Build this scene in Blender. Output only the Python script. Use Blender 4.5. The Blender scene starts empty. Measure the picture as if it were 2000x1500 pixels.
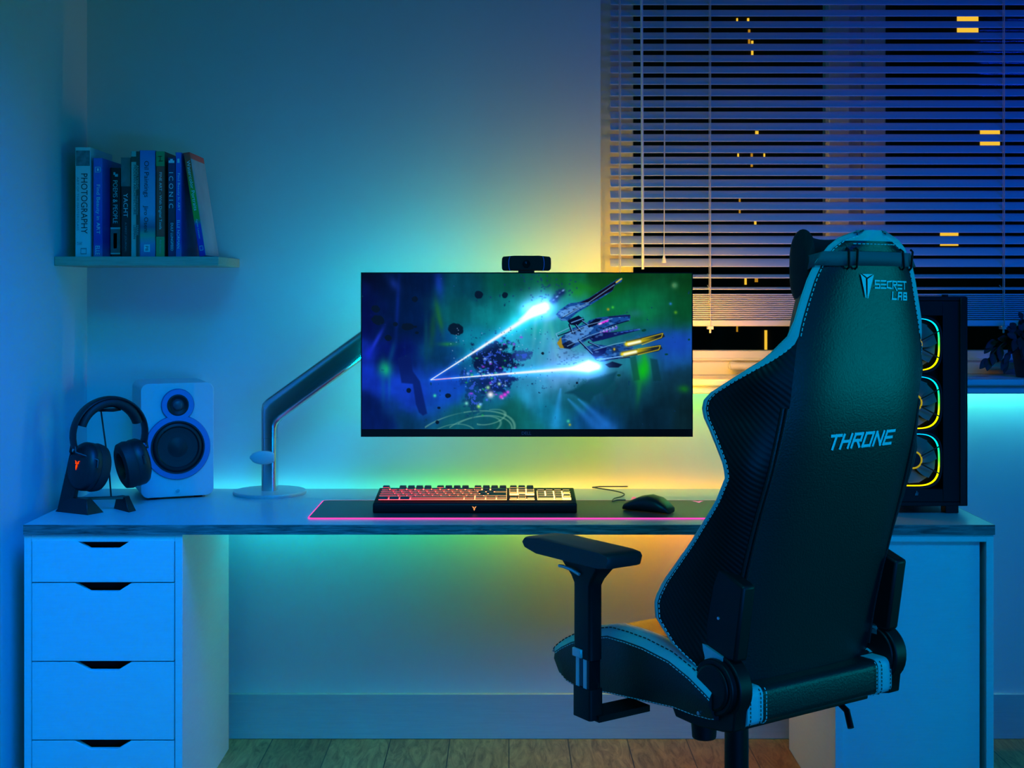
import bpy, bmesh, math, random
import numpy as np
from math import sin, cos, pi, radians, sqrt
from mathutils import Vector, Matrix

random.seed(7)
SC = bpy.context.scene
COL = SC.collection

# ------------------------------------------------------------------ camera
F, VX, HY, EYE = 2600.0, 994.0, 570.0, 1.303      # focal length in px of 2000 px frame, horizon row
cam_d = bpy.data.cameras.new('camera')
cam_d.sensor_width = 36.0
cam_d.lens = F / 2000 * 36
cam_d.shift_x = (1000 - VX) / 2000
cam_d.shift_y = -(750 - HY) / 2000
cam_d.clip_start = 0.05
cam_d.clip_end = 300
cam = bpy.data.objects.new('camera', cam_d)
COL.objects.link(cam)
cam.location = (0, 0, EYE)
cam.rotation_euler = (pi / 2, 0, 0)
SC.camera = cam

# ------------------------------------------------------------------ exposure, world, room lamps, added fill lights
SC.view_settings.view_transform = 'Standard'
SC.view_settings.look = 'None'
SC.view_settings.exposure = 0.0
SC.view_settings.gamma = 1.0
SC.view_settings.use_curve_mapping = False
SC.cycles.max_bounces = 8
SC.cycles.diffuse_bounces = 2
SC.cycles.sample_clamp_indirect = 6.0

w = bpy.data.worlds.new('night')
SC.world = w
w.use_nodes = True


def area_light(name, loc, target, size, size_y, color, power, spread=180):
    d = bpy.data.lights.new(name, 'AREA')
    d.shape = 'RECTANGLE'
    d.size, d.size_y = size, size_y
    d.color = color
    d.energy = power
    d.spread = radians(spread)
    o = bpy.data.objects.new(name, d)
    COL.objects.link(o)
    o.location = loc
    o.rotation_euler = (Vector(target) - Vector(loc)).to_track_quat('-Z', 'Y').to_euler()
    return o


# colours of the room lamps, the added fill lights and the RGB light strips (linear colour x power); strips: colour at points along x
#LIGHT-BEGIN
L_WORLD = (0.0, 0.018, 0.02)
L_KEY = (0.0, 3.4, 5.6)
L_LOW = (0.0, 1.2, 4.8)
L_SIDE = (0.0, 1.4, 10.3)
L_BLIND = (0.0, 0.3, 6.6)
L_TEAL = (0.0, 1.3, 1.6)
L_GREEN = (0.0, 1.0, 0.5)
L_DESK = [(-1.19, (0.3, 4.5, 5.0)), (-0.75, (0.5, 7.0, 8.0)), (-0.42, (0.4, 6.8, 5.2)), (-0.2, (1.4, 9.5, 0.6)), (0.0, (5.5, 8.4, 0)), (0.2, (13.5, 7.6, 0)), (0.42, (14.5, 6.5, 0)), (0.7, (8, 3.4, 0)), (1.0, (3, 1.6, 0.6)), (1.19, (1.2, 1.2, 4))]
L_TOP = [(-0.45, (0, 22, 32)), (-0.2, (0, 40, 33)), (0.0, (18, 42, 6)), (0.2, (58, 42, 0)), (0.45, (62, 35, 0))]
L_LEFT = (0.0, 62.0, 84.0)
L_RIGHT = [(0.05, (18, 16, 0)), (0.2, (195, 72, 0)), (0.4, (200, 72, 0))]
L_BOTTOM = [(-0.45, (0, 4, 3)), (0.0, (3, 16, 0)), (0.45, (5, 15, 0))]
L_UNDER = [(-0.79, (0, 26, 32)), (-0.42, (0, 22, 14)), (-0.2, (0, 21, 1.5)), (0.0, (5, 26, 0)), (0.2, (30, 22, 0)), (0.42, (52, 19, 0)), (0.78, (50, 9, 0))]
L_SILL = [(0.2, (1.2, 9, 0.8)), (0.7, (1.5, 19, 4)), (1.2, (2.2, 25, 19)), (2.0, (1, 18, 30))]
#LIGHT-END


def cp(c):
    p = max(max(c), 1e-6)
    return tuple(v_ / p for v_ in c), p


w.node_tree.nodes['Background'].inputs[0].default_value = (*cp(L_WORLD)[0], 1)
w.node_tree.nodes['Background'].inputs[1].default_value = cp(L_WORLD)[1]
area_light('blue_room_lamp', (0.1, 1.2, 2.6), (0.0, 3.25, 0.4), 2.8, 0.5, *cp(L_KEY), 66)
area_light('low_blue_fill', (0.9, 0.8, 0.72), (-0.1, 3.25, 0.35), 1.6, 0.3, *cp(L_LOW), 75)  # added fill, no such fixture: lifts the cabinets and low walls
area_light('left_blue_fill', (-0.3, 2.15, 2.4), (-1.23, 3.1, 0.2), 0.8, 0.8, *cp(L_SIDE), 64)  # added fill to brighten the lower left wall beside the drawers
area_light('blind_blue_fill', (2.7, 1.3, 2.4), (1.4, 3.9, 1.35), 0.6, 0.6, *cp(L_BLIND), 80)  # added fill that brings blue onto the blind slats
area_light('teal_room_lamp', (3.4, 2.3, 0.8), (0.7, 2.6, 1.0), 0.8, 1.0, *cp(L_TEAL), 50)
area_light('green_wall_fill', (-0.2, 0.2, 3.0), (-1.2, 2.6, 2.0), 0.6, 0.6, *cp(L_GREEN), 90)  # added fill that tints the upper left wall green

# ------------------------------------------------------------------ helpers


def P(px, py, y):
    """photo pixel at depth y -> world point"""
    return Vector(((px - VX) / F * y, y, EYE - (py - HY) / F * y))


class MB:
    """collects shapes into one mesh"""

    def __init__(self):
        self.v, self.f, self.m = [], [], []

    def add(self, vs, fs, mi=0):
        n = len(self.v)
        self.v += [tuple(x) for x in vs]
        for q in fs:
            self.f.append(tuple(n + i for i in q))
            self.m.append(mi)
        return self

    def box(self, x0, x1, y0, y1, z0, z1, mi=0, rot=None, piv=None):
        vs = [Vector((x, y, z)) for z in (z0, z1) for y in (y0, y1) for x in (x0, x1)]
        if rot is not None:
            c = Vector(piv) if piv is not None else Vector(((x0 + x1) / 2, (y0 + y1) / 2, (z0 + z1) / 2))
            vs = [rot @ (q - c) + c for q in vs]
        return self.add(vs, [(0, 2, 3, 1), (4, 5, 7, 6), (0, 1, 5, 4), (2, 6, 7, 3), (0, 4, 6, 2), (1, 3, 7, 5)], mi)

    def prism(self, pts, axis, a, b, mi=0):
        """polygon extruded along axis ('x','y','z') between a and b; pts are the two other coordinates in order"""
        def mk(p, t):
            return {'x': (t, p[0], p[1]), 'y': (p[0], t, p[1]), 'z': (p[0], p[1], t)}[axis]
        n = len(pts)
        vs = [mk(p, a) for p in pts] + [mk(p, b) for p in pts]
        fs = [tuple(range(n))[::-1], tuple(range(n, 2 * n))]
        for i in range(n):
            j = (i + 1) % n
            fs.append((i, j, n + j, n + i))
        return self.add(vs, fs, mi)

    def loft(self, rings, closed=True, cap=(True, True), mi=0):
        n = len(rings[0])
        vs = [p for r in rings for p in r]
        fs = []
        for k in range(len(rings) - 1):
            for i in range(n if closed else n - 1):
                j = (i + 1) % n
                fs.append((k * n + i, k * n + j, (k + 1) * n + j, (k + 1) * n + i))
        if cap[0]:
            fs.append(tuple(range(n))[::-1])
        if cap[1]:
            m0 = (len(rings) - 1) * n
            fs.append(tuple(range(m0, m0 + n)))
        return self.add(vs, fs, mi)

    def cyl(self, p0, p1, r0, r1=None, seg=24, mi=0):
        r1 = r0 if r1 is None else r1
        p0, p1 = Vector(p0), Vector(p1)
        d = (p1 - p0).normalized()
        u = d.orthogonal().normalized()
        v = d.cross(u)
        rings = [[p + (u * cos(2 * pi * i / seg) + v * sin(2 * pi * i / seg)) * r for i in range(seg)] for p, r in ((p0, r0), (p1, r1))]
        return self.loft(rings, mi=mi)

    def lathe(self, prof, seg=40, center=(0, 0, 0), axis='z', mi=0):
        """prof: (radius, height) list revolved about axis"""
        c = Vector(center)
        rings = []
        for r, h in prof:
            ring = []
            for i in range(seg):
                a = 2 * pi * i / seg
                ca, sa = r * cos(a), r * sin(a)
                q = {'z': (ca, sa, h), 'y': (ca, h, sa), 'x': (h, ca, sa)}[axis]
                ring.append(c + Vector(q))
            rings.append(ring)
        return self.loft(rings, mi=mi)

    def tube(self, pts, r, seg=8, mi=0, radii=None):
        pts = [Vector(p) for p in pts]
        rings = []
        u = None
        for k, p in enumerate(pts):
            d = (pts[min(k + 1, len(pts) - 1)] - pts[max(k - 1, 0)]).normalized()
            if u is None:
                u = d.orthogonal().normalized()
            else:
                u = (u - d * u.dot(d)).normalized()
            v = d.cross(u)
            rr = radii[k] if radii else r
            rings.append([p + (u * cos(2 * pi * i / seg) + v * sin(2 * pi * i / seg)) * rr for i in range(seg)])
        return self.loft(rings, mi=mi)

    def sweep(self, pts, sec, up=(0, 0, 1), mi=0):
        """sweeps a 2-D section (side, up) along a path, side = dir x up"""
        pts = [Vector(p) for p in pts]
        up = Vector(up)
        rings = []
        for k, p in enumerate(pts):
            d = (pts[min(k + 1, len(pts) - 1)] - pts[max(k - 1, 0)]).normalized()
            s = d.cross(up).normalized()
            n = s.cross(d).normalized()
            rings.append([p + s * a + n * b for a, b in sec])
        return self.loft(rings, mi=mi)


def obj(name, mb, mats, parent=None, smooth=False, bevel=0, seg=2, angle=40, sub=0, recalc=True):
    me = bpy.data.meshes.new(name)
    me.from_pydata(mb.v, [], mb.f)
    if not isinstance(mats, (list, tuple)):
        mats = [mats]
    for m in mats:
        me.materials.append(m)
    me.polygons.foreach_set('material_index', mb.m)
    if recalc:
        bm = bmesh.new()
        bm.from_mesh(me)
        bmesh.ops.remove_doubles(bm, verts=bm.verts, dist=1e-6)
        bmesh.ops.recalc_face_normals(bm, faces=bm.faces)
        bm.to_mesh(me)
        bm.free()
    o = bpy.data.objects.new(name, me)
    COL.objects.link(o)
    if parent is not None:
        o.parent = parent
    if sub:
        s = o.modifiers.new('sub', 'SUBSURF')
        s.levels = s.render_levels = sub
        smooth = True
    if bevel:
        b = o.modifiers.new('bevel', 'BEVEL')
        b.width = bevel
        b.segments = seg
        b.limit_method = 'ANGLE'
        b.angle_limit = radians(angle)
        b.harden_normals = False
        smooth = True
    if smooth:
        me.polygons.foreach_set('use_smooth', [True] * len(me.polygons))
        if not sub:
            try:
                me.set_sharp_from_angle(angle=radians(angle))
            except Exception:
                pass
    return o


def thing(name, label, cat, loc=(0, 0, 0), rz=0, group=None):
    o = bpy.data.objects.new(name, None)
    o.empty_display_size = 0.05
    COL.objects.link(o)
    o.location = loc
    o.rotation_euler = (0, 0, rz)
    return tag(o, label, cat, group)


def tag(o, label, cat, group=None):
    o['label'] = label
    o['category'] = cat
    if group:
        o['group'] = group
    return o


def struct(o, label=None):
    o['kind'] = 'structure'
    if label:
        o['label'] = label
    return o


def lin(c):
    return tuple(((x / 12.92) if x <= 0.04045 else ((x + 0.055) / 1.055) ** 2.4) for x in c)


def hexc(r, g, b):
    return lin((r / 255, g / 255, b / 255))


def mat(name, color, rough=0.5, metal=0.0, spec=0.5, noise=0.0, scale=30, bump=0.0, bscale=200, sheen=0, coat=0):
    m = bpy.data.materials.new(name)
    m.use_nodes = True
    nt = m.node_tree
    b = nt.nodes['Principled BSDF']
    b.inputs['Base Color'].default_value = (*color, 1)
    b.inputs['Roughness'].default_value = rough
    b.inputs['Metallic'].default_value = metal
    b.inputs['Specular IOR Level'].default_value = spec
    if coat:
        b.inputs['Coat Weight'].default_value = coat
        b.inputs['Coat Roughness'].default_value = 0.15
    tc = None
    if noise or bump:
        tc = nt.nodes.new('ShaderNodeTexCoord')
    if noise:
        n = nt.nodes.new('ShaderNodeTexNoise')
        n.inputs['Scale'].default_value = scale
        n.inputs['Detail'].default_value = 4
        nt.links.new(tc.outputs['Object'], n.inputs['Vector'])
        mx = nt.nodes.new('ShaderNodeMix')
        mx.data_type = 'RGBA'
        mx.inputs[6].default_value = (*[c * (1 - noise) for c in color], 1)
        mx.inputs[7].default_value = (*[min(1, c * (1 + noise)) for c in color], 1)
        nt.links.new(n.outputs['Fac'], mx.inputs[0])
        nt.links.new(mx.outputs[2], b.inputs['Base Color'])
    if bump:
        n = nt.nodes.new('ShaderNodeTexNoise')
        n.inputs['Scale'].default_value = bscale
        n.inputs['Detail'].default_value = 3
        nt.links.new(tc.outputs['Object'], n.inputs['Vector'])
        bp = nt.nodes.new('ShaderNodeBump')
        bp.inputs['Strength'].default_value = bump
        bp.inputs['Distance'].default_value = 0.002
        nt.links.new(n.outputs['Fac'], bp.inputs['Height'])
        nt.links.new(bp.outputs['Normal'], b.inputs['Normal'])
    return m


def emis(name, color, strength):
    m = bpy.data.materials.new(name)
    m.use_nodes = True
    nt = m.node_tree
    nt.nodes.clear()
    e = nt.nodes.new('ShaderNodeEmission')
    e.inputs[0].default_value = (*color, 1)
    e.inputs[1].default_value = strength
    out = nt.nodes.new('ShaderNodeOutputMaterial')
    nt.links.new(e.outputs[0], out.inputs[0])
    return m


def emis_ramp(name, stops, strength=1.0, axis=0):
    """an RGB strip: emission colour runs along an object axis; stops = (coordinate, colour)"""
    lo, hi = stops[0][0], stops[-1][0]
    pk = max(max(max(c) for _, c in stops), 1e-6)
    m = emis(name, (1, 1, 1), strength * pk)
    nt = m.node_tree
    e = [n for n in nt.nodes if n.type == 'EMISSION'][0]
    tc = nt.nodes.new('ShaderNodeTexCoord')
    sp = nt.nodes.new('ShaderNodeSeparateXYZ')
    nt.links.new(tc.outputs['Object'], sp.inputs[0])
    mr = nt.nodes.new('ShaderNodeMapRange')
    mr.inputs['From Min'].default_value = lo
    mr.inputs['From Max'].default_value = hi
    nt.links.new(sp.outputs[axis], mr.inputs['Value'])
    cr = nt.nodes.new('ShaderNodeValToRGB')
    el = cr.color_ramp.elements
    while len(el) > 1:
        el.remove(el[-1])
    for k, (t, c) in enumerate(stops):
        q = el[0] if k == 0 else el.new((t - lo) / (hi - lo))
        q.position = (t - lo) / (hi - lo)
        q.color = (*[v_ / pk for v_ in c], 1)
    nt.links.new(mr.outputs[0], cr.inputs[0])
    nt.links.new(cr.outputs[0], e.inputs[0])
    return m


def wood(name, c0, c1, scale=(1, 1, 1), rough=0.45, bump=0.1, wave=6, dist=6):
    m = bpy.data.materials.new(name)
    m.use_nodes = True
    nt = m.node_tree
    b = nt.nodes['Principled BSDF']
    b.inputs['Roughness'].default_value = rough
    tc = nt.nodes.new('ShaderNodeTexCoord')
    mp = nt.nodes.new('ShaderNodeMapping')
    mp.inputs['Scale'].default_value = scale
    nt.links.new(tc.outputs['Object'], mp.inputs[0])
    n = nt.nodes.new('ShaderNodeTexNoise')
    n.inputs['Scale'].default_value = wave
    n.inputs['Detail'].default_value = 8
    n.inputs['Roughness'].default_value = 0.65
    n.inputs['Distortion'].default_value = dist * 0.1
    nt.links.new(mp.outputs[0], n.inputs['Vector'])
    cr = nt.nodes.new('ShaderNodeValToRGB')
    cr.color_ramp.elements[0].position = 0.35
    cr.color_ramp.elements[0].color = (*c0, 1)
    cr.color_ramp.elements[1].position = 0.65
    cr.color_ramp.elements[1].color = (*c1, 1)
    nt.links.new(n.outputs['Fac'], cr.inputs[0])
    nt.links.new(cr.outputs[0], b.inputs['Base Color'])
    bp = nt.nodes.new('ShaderNodeBump')
    bp.inputs['Strength'].default_value = bump
    bp.inputs['Distance'].default_value = 0.001
    nt.links.new(n.outputs['Fac'], bp.inputs['Height'])
    nt.links.new(bp.outputs['Normal'], b.inputs['Normal'])
    return m


def text_mesh(body, w=None, h=None, spacing=1.0, shear=0.0):
    """flat lettering as (verts, faces) in the xy plane, fitted to w x h with its lower left corner at 0,0"""
    cu = bpy.data.curves.new('lettering', 'FONT')
    cu.body = body
    cu.space_character = spacing
    cu.shear = shear
    cu.resolution_u = 3
    o = bpy.data.objects.new('lettering', cu)
    COL.objects.link(o)
    dg = bpy.context.evaluated_depsgraph_get()
    me = bpy.data.meshes.new_from_object(o.evaluated_get(dg))
    vs = np.array([v.co[:2] for v in me.vertices])
    fs = [tuple(p.vertices) for p in me.polygons]
    bpy.data.objects.remove(o)
    bpy.data.curves.remove(cu)
    bpy.data.meshes.remove(me)
    mn, mx = vs.min(0), vs.max(0)
    vs = vs - mn
    s = mx - mn
    if w and h:
        vs = vs * np.array([w / s[0], h / s[1]])
    elif w:
        vs = vs * (w / s[0])
    elif h:
        vs = vs * (h / s[1])
    return vs, fs


def text_obj(name, body, mats, fn, parent=None, **kw):
    vs, fs = text_mesh(body, **kw)
    mb = MB()
    mb.add([fn(a, b) for a, b in vs], fs)
    return obj(name, mb, mats, parent, recalc=False)


def rrect(cx, cy, hw, hh, r, n=6):
    pts = []
    for (sx, sy, a0) in ((1, 1, 0), (-1, 1, 90), (-1, -1, 180), (1, -1, 270)):
        for k in range(n + 1):
            a = radians(a0 + 90 * k / n)
            pts.append((cx + sx * (hw - r) + r * cos(a), cy + sy * (hh - r) + r * sin(a)))
    return pts


def smoothpath(pts, n=6):
    """Catmull-Rom through pts"""
    pts = [Vector(p) for p in pts]
    out = []
    for i in range(len(pts) - 1):
        p0, p1, p2, p3 = pts[max(i - 1, 0)], pts[i], pts[i + 1], pts[min(i + 2, len(pts) - 1)]
        for k in range(n):
            t = k / n
            out.append(0.5 * ((2 * p1) + (p2 - p0) * t + (2 * p0 - 5 * p1 + 4 * p2 - p3) * t * t + (3 * p1 - p0 - 3 * p2 + p3) * t ** 3))
    out.append(pts[-1])
    return out


def trident(mb, mp):
    """three curled leaf strokes of a small emblem; mp maps unit coordinates to 3-D"""
    for pts in ([(-.1, .02), (-.5, .12), (-.42, .3), (-.75, .5), (-.3, .42), (-.12, .3)],
                [(.1, .02), (.5, .12), (.42, .3), (.75, .5), (.3, .42), (.12, .3)],
                [(-.1, -.1), (-.28, -.02), (-.2, -.35), (.0, -.7), (.2, -.35), (.28, -.02), (.1, -.1), (0, .2)]):
        mb.add([mp(a, b) for a, b in pts], [tuple(range(len(pts)))])


# ------------------------------------------------------------------ materials
M = {}
M['wall'] = mat('painted_wall', (0.7, 0.7, 0.7), 0.85, noise=0.02, scale=3, bump=0.03, bscale=120)
M['white'] = mat('white_paint', (0.8, 0.8, 0.8), 0.45)
M['lacquer'] = wood('white_wood_grain', (0.76, 0.76, 0.77), (0.8, 0.8, 0.8), (3, 3, 60), 0.5, 0.12)
M['skirting'] = wood('painted_skirting', (0.5, 0.5, 0.52), (0.56, 0.56, 0.57), (2, 2, 60), 0.5, 0.15)
M['desk_top'] = mat('grey_laminate', (0.5, 0.5, 0.5), 0.3, noise=0.04, scale=60, bump=0.04, bscale=300)
M['desk_edge'] = wood('walnut_edge', (0.05, 0.04, 0.035), (0.34, 0.28, 0.27), (3.0, 40, 50), 0.5, 0.2, 4)
M['dark_void'] = mat('drawer_shade', (0.004, 0.004, 0.006), 0.9)  # near-black that puts the shade inside the drawers into the colour
M['black_plastic'] = mat('black_plastic', (0.004, 0.004, 0.005), 0.48, spec=0.3)
M['black_matte'] = mat('black_matte', (0.006, 0.006, 0.008), 0.7)
M['black_gloss'] = mat('black_gloss', (0.006, 0.006, 0.008), 0.15)
M['leather'] = mat('black_leather', (0.009, 0.01, 0.011), 0.42, spec=0.6, bump=0.35, bscale=260)
M['trim'] = mat('pale_leather_trim', (0.5, 0.52, 0.55), 0.5, bump=0.2, bscale=300)
M['stitch'] = mat('pale_thread', (0.7, 0.72, 0.75), 0.7)
M['stitch_dark'] = mat('dark_thread', (0.01, 0.01, 0.012), 0.8)
M['print'] = mat('white_print', (0.85, 0.9, 0.9), 0.6)
M['chrome'] = mat('polished_metal', (0.55, 0.56, 0.58), 0.22, 1.0)
M['silver'] = mat('brushed_silver', (0.6, 0.62, 0.64), 0.4, 0.6)
M['pot'] = mat('dark_pot', (0.012, 0.014, 0.016), 0.6, noise=0.2)
M['leaf'] = mat('leaf', (0.006, 0.022, 0.01), 0.6, noise=0.4, scale=20)
M['stem'] = mat('stem', (0.05, 0.06, 0.03), 0.6)


def carbon_mat():
    m = mat('carbon_weave', (0.012, 0.013, 0.014), 0.5, spec=0.3)
    nt = m.node_tree
    b = nt.nodes['Principled BSDF']
    tc = nt.nodes.new('ShaderNodeTexCoord')
    mp = nt.nodes.new('ShaderNodeMapping')
    mp.inputs['Rotation'].default_value = (radians(35), 0, 0)
    nt.links.new(tc.outputs['Object'], mp.inputs[0])
    wv = nt.nodes.new('ShaderNodeTexWave')
    wv.wave_type = 'BANDS'
    wv.bands_direction = 'Y'
    wv.inputs['Scale'].default_value = 38
    wv.inputs['Distortion'].default_value = 0.3
    nt.links.new(mp.outputs[0], wv.inputs['Vector'])
    mx = nt.nodes.new('ShaderNodeMix')
    mx.data_type = 'RGBA'
    mx.inputs[6].default_value = (0.002, 0.002, 0.0022, 1)
    mx.inputs[7].default_value = (0.007, 0.0075, 0.008, 1)
    nt.links.new(wv.outputs['Fac'], mx.inputs[0])
    nt.links.new(mx.outputs[2], b.inputs['Base Color'])
    bp = nt.nodes.new('ShaderNodeBump')
    bp.inputs['Strength'].default_value = 0.22
    bp.inputs['Distance'].default_value = 0.002
    nt.links.new(wv.outputs['Fac'], bp.inputs['Height'])
    nt.links.new(bp.outputs['Normal'], b.inputs['Normal'])
    return m


M['carbon'] = carbon_mat()


def floor_mat():
    m = bpy.data.materials.new('plank_floor')
    m.use_nodes = True
    nt = m.node_tree
    b = nt.nodes['Principled BSDF']
    b.inputs['Roughness'].default_value = 0.42
    tc = nt.nodes.new('ShaderNodeTexCoord')
    mp = nt.nodes.new('ShaderNodeMapping')
    mp.inputs['Rotation'].default_value = (0, 0, pi / 2)
    nt.links.new(tc.outputs['Object'], mp.inputs[0])
    br = nt.nodes.new('ShaderNodeTexBrick')
    br.inputs['Scale'].default_value = 1
    br.inputs['Brick Width'].default_value = 1.3
    br.inputs['Row Height'].default_value = 0.172
    br.inputs['Mortar Size'].default_value = 0.0018
    br.inputs['Color1'].default_value = (0.33, 0.19, 0.07, 1)
    br.inputs['Color2'].default_value = (0.5, 0.31, 0.13, 1)
    br.inputs['Mortar'].default_value = (0.07, 0.045, 0.025, 1)
    nt.links.new(mp.outputs[0], br.inputs['Vector'])
    mp2 = nt.nodes.new('ShaderNodeMapping')
    mp2.inputs['Scale'].default_value = (9, 1.6, 1)
    nt.links.new(tc.outputs['Object'], mp2.inputs[0])
    n = nt.nodes.new('ShaderNodeTexNoise')
    n.inputs['Scale'].default_value = 4
    n.inputs['Detail'].default_value = 9
    n.inputs['Roughness'].default_value = 0.7
    n.inputs['Distortion'].default_value = 1.6
    nt.links.new(mp2.outputs[0], n.inputs['Vector'])
    cr = nt.nodes.new('ShaderNodeValToRGB')
    cr.color_ramp.elements[0].position = 0.35
    cr.color_ramp.elements[0].color = (0.35, 0.3, 0.26, 1)
    cr.color_ramp.elements[1].position = 0.62
    cr.color_ramp.elements[1].color = (1, 1, 1, 1)
    nt.links.new(n.outputs['Fac'], cr.inputs[0])
    mx = nt.nodes.new('ShaderNodeMix')
    mx.data_type = 'RGBA'
    mx.blend_type = 'MULTIPLY'
    mx.inputs[0].default_value = 1
    nt.links.new(br.outputs['Color'], mx.inputs[6])
    nt.links.new(cr.outputs[0], mx.inputs[7])
    nt.links.new(mx.outputs[2], b.inputs['Base Color'])
    return m


M['floor'] = floor_mat()


def glass_mat():
    m = bpy.data.materials.new('window_glass')
    m.use_nodes = True
    nt = m.node_tree
    nt.nodes.clear()
    t = nt.nodes.new('ShaderNodeBsdfTransparent')
    g = nt.nodes.new('ShaderNodeBsdfGlossy')
    g.inputs['Roughness'].default_value = 0.02
    fr = nt.nodes.new('ShaderNodeFresnel')
    fr.inputs[0].default_value = 1.2
    mx = nt.nodes.new('ShaderNodeMixShader')
    out = nt.nodes.new('ShaderNodeOutputMaterial')
    nt.links.new(fr.outputs[0], mx.inputs[0])
    nt.links.new(t.outputs[0], mx.inputs[1])
    nt.links.new(g.outputs[0], mx.inputs[2])
    nt.links.new(mx.outputs[0], out.inputs[0])
    return m


M['glass'] = glass_mat()

# ------------------------------------------------------------------ room shell
WY = 3.892            # back wall plane
LX = -1.2335          # left wall plane
WIN_L, WIN_B, WIN_T, WIN_R = (1173 - VX) / F * WY, 1.055, 2.35, 2.75
mb = MB()
RX, CEIL, TH = 3.6, 2.7, 0.22
mb.box(LX, WIN_L, WY, WY + TH, 0, CEIL)
mb.box(WIN_L, RX, WY, WY + TH, 0, WIN_B)
mb.box(WIN_L, RX, WY, WY + TH, WIN_T, CEIL)
mb.box(WIN_R, RX, WY, WY + TH, WIN_B, WIN_T)
struct(obj('wall_back', mb, M['wall']))
struct(obj('wall_left', MB().box(LX - 0.15, LX, -1.5, WY + TH, 0, CEIL), M['wall']))
struct(obj('floor', MB().box(LX - 0.15, RX, -1.5, WY + TH, -0.1, 0), M['floor']))
struct(obj('baseboard_back', MB().box(LX, RX, WY - 0.014, WY, 0, 0.131), M['skirting'], bevel=0.002))

# window: outer frame, middle mullion, two panes, handles, sill
win = thing('window_1', 'dark night window with white frame behind the blind', 'window', (0, 0, 0))
del win['category']
struct(win)
FY0, FY1 = 4.0, 4.07
mb = MB()
fx0, fx1 = WIN_L, (1237 - VX) / F * FY0
mbz = EYE - (685 - HY) / F * FY0
mb.box(fx0, fx1, FY0, FY1, WIN_B, WIN_T)                         # left jamb
mb.box(fx0, WIN_R, FY0, FY1, WIN_B, mbz)                         # bottom rail
mb.box(fx0, WIN_R, FY0 - 0.012, FY1, mbz - 0.03, mbz - 0.022)
mb.box(WIN_R - 0.1, WIN_R, FY0, FY1, WIN_B, WIN_T)
mb.box(fx0, WIN_R, FY0, FY1, WIN_T - 0.08, WIN_T)
mx0, mx1 = (1617 - VX) / F * FY0, (1728 - VX) / F * FY0
mb.box(mx0, mx0 + 0.063, FY0 - 0.012, FY1, mbz - 0.05, WIN_T)    # mullion of two stiles with a groove
mb.box(mx0 + 0.063, mx1 - 0.063, FY0 + 0.02, FY1, mbz - 0.05, WIN_T)
mb.box(mx1 - 0.063, mx1, FY0 - 0.012, FY1, mbz - 0.05, WIN_T)
fr = obj('window_frame', mb, M['white'], win, bevel=0.004)
for a, b in ((fx1, mx0), (mx1, WIN_R - 0.1)):
    obj('window_pane', MB().box(a, b, FY0 + 0.03, FY0 + 0.036, mbz, WIN_T - 0.08), M['glass'], win)
for hx in (1452, 1955):
    c = P(hx, 714, FY0)
    m2 = MB()
    m2.cyl((c.x - 0.035, FY0, c.z), (c.x - 0.035, FY0 - 0.03, c.z), 0.013)
    m2.loft([[(c.x - 0.045, FY0 - 0.028 - 0.012 * cos(a), c.z + 0.011 * sin(a)) for a in np.linspace(0, 2 * pi, 13)[:-1]],
             [(c.x + 0.06, FY0 - 0.03 - 0.011 * cos(a), c.z + 0.012 * sin(a)) for a in np.linspace(0, 2 * pi, 13)[:-1]],
             [(c.x + 0.085, FY0 - 0.03 - 0.006 * cos(a), c.z + 0.007 * sin(a)) for a in np.linspace(0, 2 * pi, 13)[:-1]]])
    obj('window_handle', m2, M['white'], win, smooth=True)
mb = MB()
SX0, SY0 = 0.19, 3.765
sz = WIN_B
mb.box(SX0, RX - 0.3, SY0, WY, sz - 0.018, sz)
mb.box(WIN_L, WIN_R, WY, FY0, sz - 0.018, sz + 0.001)
mb.box(SX0 + 0.005, RX - 0.3, SY0 + 0.018, SY0 + 0.036, sz - 0.042, sz - 0.018)
obj('window_sill', mb, M['white'], win, bevel=0.004)

# LED strip under the sill, hidden behind its apron
m_sill_led = emis_ramp('sill_led', L_SILL)
t = tag(obj('light_strip', MB().box(0.22, 2.6, WY - 0.045, WY - 0.035, sz - 0.026, sz - 0.019), m_sill_led),
        'glowing colour light strip fixed under the window sill', 'light strip')

# ------------------------------------------------------------------ building across the street with lit windows
BY = 60.0
bld = thing('apartment_building', 'dark building across the street with small lit windows', 'building', (15, BY, -8))
obj('facade', MB().box(-14, 40, 0, 8, 0, 34), mat('dark_facade', (0.01, 0.01, 0.012), 0.9), bld)
m_lit = emis('lit_window', (1.0, 0.58, 0.04), 0.95)
m_lit2 = emis('dim_lit_window', (0.8, 0.36, 0.02), 0.55)
for (a, b, c, d, mm) in [(1438, 1441, 36, 45, 0), (1459, 1463, 36, 46, 0), (1461, 1465, 58, 88, 1), (1467, 1471, 80, 112, 0), (1475, 1481, 256, 266, 0),
                         (1440, 1443, 300, 310, 0), (1466, 1470, 300, 326, 1), (1491, 1494, 300, 310, 0), (1443, 1446, 388, 418, 1), (1473, 1477, 430, 442, 0),
                         (1869, 1910, 32, 68, 0), (1914, 1952, 252, 284, 0), (1836, 1871, 452, 480, 0), (1548, 1566, 538, 562, 0), (1454, 1458, 538, 556, 0),
                         (1474, 1480, 538, 551, 1), (1493, 1498, 645, 683, 0), (1438, 1441, 636, 648, 1)]:
    p0, p1 = P(a, d, BY), P(b, c, BY)
    obj('lit_window', MB().box(p0.x - 15, p1.x - 15, -0.06, 0.02, p0.z + 8, p1.z + 8), (m_lit, m_lit2)[mm], bld)

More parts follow.
